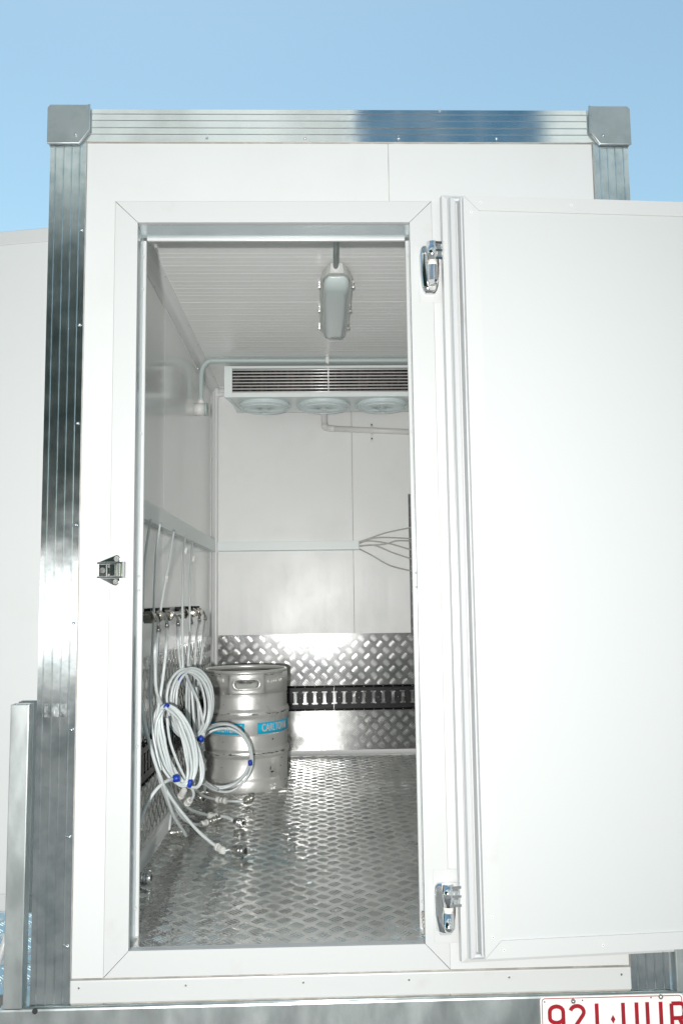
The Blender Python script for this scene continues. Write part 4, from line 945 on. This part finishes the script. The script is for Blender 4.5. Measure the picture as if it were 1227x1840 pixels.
# corner angles included so that the patch closes exactly
half = hw / RR
for kk in range(3):
    th0 = TH0 + 2 * math.pi * kk / 3
    st = stad(N, .0605, .0215); rc = rect_pt(N, hw, zc0, zc1, cz)
    for cor in ((hw, zc1), (-hw, zc1), (-hw, zc0), (hw, zc0)):
        i = min(range(N), key=lambda i: (rc[i][0] - cor[0]) ** 2 + (rc[i][1] - cor[1]) ** 2); rc[i] = cor
    rings = []
    lip = [(.94, -.012), (.965, -.004), (1.0, .0012), (1.07, .0022), (1.15, 0)]
    for s_, dr in lip: rings.append([(x * s_, cz + z * (s_ if s_ > 1 else s_), RR + dr) for x, z in st])
    for f in (.3, .6, 1.0): rings.append([((x * 1.15) * (1 - f) + rx * f, (cz + z * 1.15) * (1 - f) + rz * f, RR) for (x, z), (rx, rz) in zip(st, rc)])
    vs = [cyl_pt(th0 + x / RR, z, r_) for rg in rings for x, z, r_ in rg]
    mb.add(vs, [(i * N + k, i * N + (k + 1) % N, (i + 1) * N + (k + 1) % N, (i + 1) * N + k) for i in range(len(rings) - 1) for k in range(N)], 0, True)
    a0 = th0 + half; a1 = th0 + 2 * math.pi / 3 - half; m_ = 16
    vs = [cyl_pt(a0 + (a1 - a0) * i / m_, z, RR) for i in range(m_ + 1) for z in (zc0, zc1)]
    mb.add(vs, [(i * 2, i * 2 + 1, i * 2 + 3, i * 2 + 2) for i in range(m_)], 0, True)
# rolled rim and inner skin
mb.lathe([(RR, zc1), (.2058, .561), (.2035, .5675), (.1985, .5705), (.1930, .5685), (.1905, .562), (.1925, .555), (.1985, .549)], KC, 96)
mb.lathe([(.2035, .452), (.2062, .4585)], KC, 96)
CHM = mb.build('chime', M['keg'], KG)
sd = CHM.modifiers.new('thickness', 'SOLIDIFY'); sd.thickness = .0022; sd.offset = -1
mb = MB(); mb.turned(KC + Vector((0, 0, .480)), KC + Vector((0, 0, .507)), [(0, .045), (.3, .045), (.3, .034), (1, .034)], 28); mb.build('spear_valve', M['steel'], KG)
# labels
def patch(name, th0, th1, z0_, z1_, r, m_, parent, n=20):
    mb = MB(); vs = [cyl_pt(th0 + (th1 - th0) * i / n, z, rr) for i in range(n + 1) for z, rr in ((z0_, r - .0006), (z0_, r), (z1_, r), (z1_, r - .0006))]
    mb.add(vs, [(i * 4 + j, i * 4 + j + 1, i * 4 + j + 5, i * 4 + j + 4) for i in range(n) for j in range(3)], 0, True); return mb.build(name, m_, parent)
def th_at(px, py):
    d = (at(px, py, y=1.0) - CAM).normalized(); ox, oy = CAM.x - KC.x, CAM.y - KC.y
    a_ = d.x ** 2 + d.y ** 2; b_ = 2 * (ox * d.x + oy * d.y); c_ = ox * ox + oy * oy - .2055 ** 2; t = (-b_ - math.sqrt(max(0, b_ * b_ - 4 * a_ * c_))) / 2 / a_
    p = CAM + d * t; return math.atan2(p.y - KC.y, p.x - KC.x), p.z - KC.z
tA, zA = th_at(439.5, 1301); _, zA2 = th_at(439.5, 1321); tB, zB = th_at(462.5, 1299); _, zB2 = th_at(462.5, 1320)
zl1 = (zA + zB) / 2; zl0 = (zA2 + zB2) / 2
def cyl_text(txt, th, zc_, size, r, m_, parent, name='lettering', right=False, sx_=1.0, ext=.0004, spacing=1.0, wt=0):
    cu = bpy.data.curves.new('t', 'FONT'); cu.body = txt; cu.size = size; cu.extrude = ext; cu.align_x = 'RIGHT' if right else 'LEFT'; cu.align_y = 'CENTER'; cu.space_character = spacing; cu.offset = wt; cu.resolution_u = 4
    to = bpy.data.objects.new('t', cu); COL.objects.link(to); dg = bpy.context.evaluated_depsgraph_get(); me = bpy.data.meshes.new_from_object(to.evaluated_get(dg)); bpy.data.objects.remove(to)
    me.name = name
    for v in me.vertices:
        x, y, z = v.co; a_ = th + x * sx_ / r; rr = r + z + ext; v.co = (KC.x + rr * math.cos(a_), KC.y + rr * math.sin(a_), KC.z + zc_ + y)
    me.materials.clear(); me.materials.append(m_); o = bpy.data.objects.new(name, me); COL.objects.link(o); o.parent = parent
    off = Vector(KC); o.matrix_parent_inverse = Matrix.Translation(-off); return o
rl = .2058
L1 = patch('label_band', tA - 1.02, tA, zl0, zl1, rl, M['cyan'], KG); L2 = patch('label_band', tB, tB + 1.30, zl0, zl1, rl, M['cyan'], KG)
zm = (zl0 + zl1) / 2
cyl_text('& UNITED BREWERIES', tA - .065, zm, .050, rl, M['peach'], KG, right=True, sx_=.52, wt=.0003)
cyl_text('CARLTON &', tB + .105, zm, .050, rl, M['peach'], KG, sx_=.62, wt=.0001)
for (a0, a1) in ((tA - 1.02, tA), (tB, tB + 1.30)):
    pass
tE, zE = th_at(481.5, 1224); cyl_text('CARLTON', tE, zE, .036, RR, M['keg'], KG, 'embossed_lettering', sx_=.68, ext=.0008, wt=.0002)
tE, zE = th_at(378, 1222); cyl_text('8 1 97', tE, zE, .030, RR, M['keg'], KG, 'embossed_lettering', right=True, sx_=.75, ext=.0008)
tE, zE = th_at(395.5, 1222); tx = tE
mb = MB()
for rr_ in (.0205, .0175): mb.tube([cyl_pt(tx + rr_ * math.cos(R(a)) / RR, zE + rr_ * math.sin(R(a)), RR + .0003) for a in range(0, 360, 15)], .0009, 5, closed=True)
mb.build('embossed_badge', M['keg'], KG); cyl_text('CUB', tx - .058, zE, .016, RR, M['keg'], KG, 'embossed_lettering', sx_=.8, ext=.0006)
# scuffs along the rolling ribs
mb = MB(); rs = random.Random(4)
def scuff(th, z, L_, h, r):
    n = 5; vs = []
    up_ = [h * rs.uniform(.3, 1) for _ in range(n)]; dn_ = [h * rs.uniform(.3, 1) for _ in range(n)]; up_[0] = dn_[0] = up_[-1] = dn_[-1] = h * .05
    for i in range(n): a_ = th + (i / (n - 1) - .5) * L_ / r; vs += [cyl_pt(a_, z + up_[i], r), cyl_pt(a_, z - dn_[i], r)]
    mb.add(vs, [(i * 2, i * 2 + 1, i * 2 + 3, i * 2 + 2) for i in range(n - 1)])
for i in range(90):
    th = rs.uniform(-2.9, -.35); z = rs.choice((.182, .368)) + rs.uniform(-.005, .005); scuff(th, z, rs.uniform(.006, .04), rs.uniform(.0006, .0022), .2155)
for i in range(14): scuff(rs.uniform(-2.9, -.35), .552 + rs.uniform(-.006, .002), rs.uniform(.008, .03), rs.uniform(.0008, .002), RR + .0004)
for px, py, L_, h in ((486, 1381, .006, .014), (489, 1387, .022, .006), (506, 1361, .02, .002), (504, 1376, .012, .003), (490, 1328, .01, .006), (372, 1355, .004, .004), (381, 1372, .004, .003), (398, 1380, .005, .003), (402, 1267, .004, .002), (401, 1334, .006, .002), (512, 1400, .014, .003)):
    th, z = th_at(px, py); scuff(th, z, L_, h, .2064)
mb.build('scuff_marks', M['soot'], KG)

# ------------------------------------------------------------------ litter on the floor
mb = MB(); p = at(604, 1640, z=FZ + .003); rs = random.Random(3)
for i in range(5):
    q_ = [p + Vector((rs.uniform(-.013, .013), rs.uniform(-.012, .012), rs.uniform(0, .007))) for _ in range(4)]; mb.add(q_, [(0, 1, 2), (0, 2, 3)])
o = mb.build('paper_scrap', M['paper']); tag(o, 'crumpled white paper scrap on the floor near the door sill', 'scrap')
p = at(555, 1588, z=FZ + .003); mb = MB(); mb.obox(p + Vector((0, 0, .003)), Vector((.006, .002, 0)), Vector((-.002, .005, 0)), Vector((0, 0, .003))); o = mb.build('plastic_bit', M['diffuser'], bevel=.001); tag(o, 'tiny pale blue plastic bit in the middle of the floor', 'scrap')
mb = MB(); rs = random.Random(9)
for i in range(150):
    x, y = rs.uniform(-.55, .35), rs.uniform(.2, 2.3); s_ = rs.uniform(.0008, .0024); mb.sphere((x, y, FZ + .001), s_, 0, 4)
o = mb.build('water_beads', M['chrome']); tag(o, 'water beads scattered over the metal floor', 'water drops', kind='stuff')

# ================================================================== BEHIND THE PHOTOGRAPHER (seen only in the reflections)
def tree(x, y, h, rad, seed):
    rs = random.Random(seed); t_ = thing('tree', (x, y, -.6), 'dark green tree behind the photographer, %s' % ('left of centre', 'second from the middle', 'straight behind', 'farthest left')[seed - 1], 'tree', 'trees behind the photographer')
    mb = MB(); mb.tube([(x, y, -.6), (x + .1, y, h * .3), (x - .1, y + .1, h * .6)], [.18, .13, .06], 10)
    for k in range(6): a = k * 1.05; mb.tube([(x, y, h * .35), (x + rad * .5 * math.cos(a), y + rad * .5 * math.sin(a), h * .6 + rs.uniform(-.3, .5))], [.06, .02], 6)
    mb.build('trunk', M['bark'], t_)
    mb = MB()
    for k in range(7000):
        a = rs.uniform(0, 6.283); b_ = math.acos(rs.uniform(-1, 1)); rr = rad * rs.uniform(.35, 1.05) * (1 + .25 * math.sin(3 * a + seed) * math.sin(2 * b_))
        c_ = Vector((x + rr * math.sin(b_) * math.cos(a), y + rr * math.sin(b_) * math.sin(a), h * .58 + rr * .85 * math.cos(b_)))
        u = Vector((rs.uniform(-1, 1), rs.uniform(-1, 1), rs.uniform(-1, 1))).normalized() * .24; v_ = u.orthogonal().normalized() * .14
        mb.add([c_ - u, c_ + v_, c_ + u, c_ - v_], [(0, 1, 2, 3)])
    mb.build('crown', M['leaf'], t_)
for i, (x, y, h, rad) in enumerate(((-6.6, -8.2, 6.6, 3.0), (-3.4, -8.8, 6.2, 2.5), (-1.2, -12.5, 4.6, 2.2), (-11.5, -8, 7.0, 3.4))): tree(x, y, h, rad, i + 1)
BD = thing('building', (0, -16, -.6), 'pale rendered building reflected in the aluminium', 'building')
mb = MB(); mb.box((-30, -22, -.6), (30, -16, 19)); mb.build('wall', M['wall_out'], BD)
mb = MB()
for i in range(-7, 8):
    for z in (.6, 4.6, 8.6, 14.2): mb.box((i * 3.6 - .8, -15.99, z), (i * 3.6 + .8, -15.95, z + 1.9))
mb.build('window', M['dark'], BD)
CP = thing('banner', (1.1, -7.5, -.6), 'navy canvas banner on poles, added for its reflection in the top rail', 'banner')
mb = MB(); mb.box((.40, -7.5, 4.8), (2.75, -7.46, 9.4)); cv = mb.build('canvas', M['navy'], CP)  # unseen canvas, added to give the top rail its dark blue reflection
for x in (.95, 1.25, 1.45, 1.95): mb = MB(); mb.box((x - .012, -7.458, 4.8), (x + .012, -7.452, 9.4)); mb.build('seam', M['white_trim'], cv)
mb = MB()
for x in (.40, 2.75): mb.cyl((x, -7.55, -.6), (x, -7.55, 9.5), .04, 10)
mb.build('pole', M['galv'], CP)
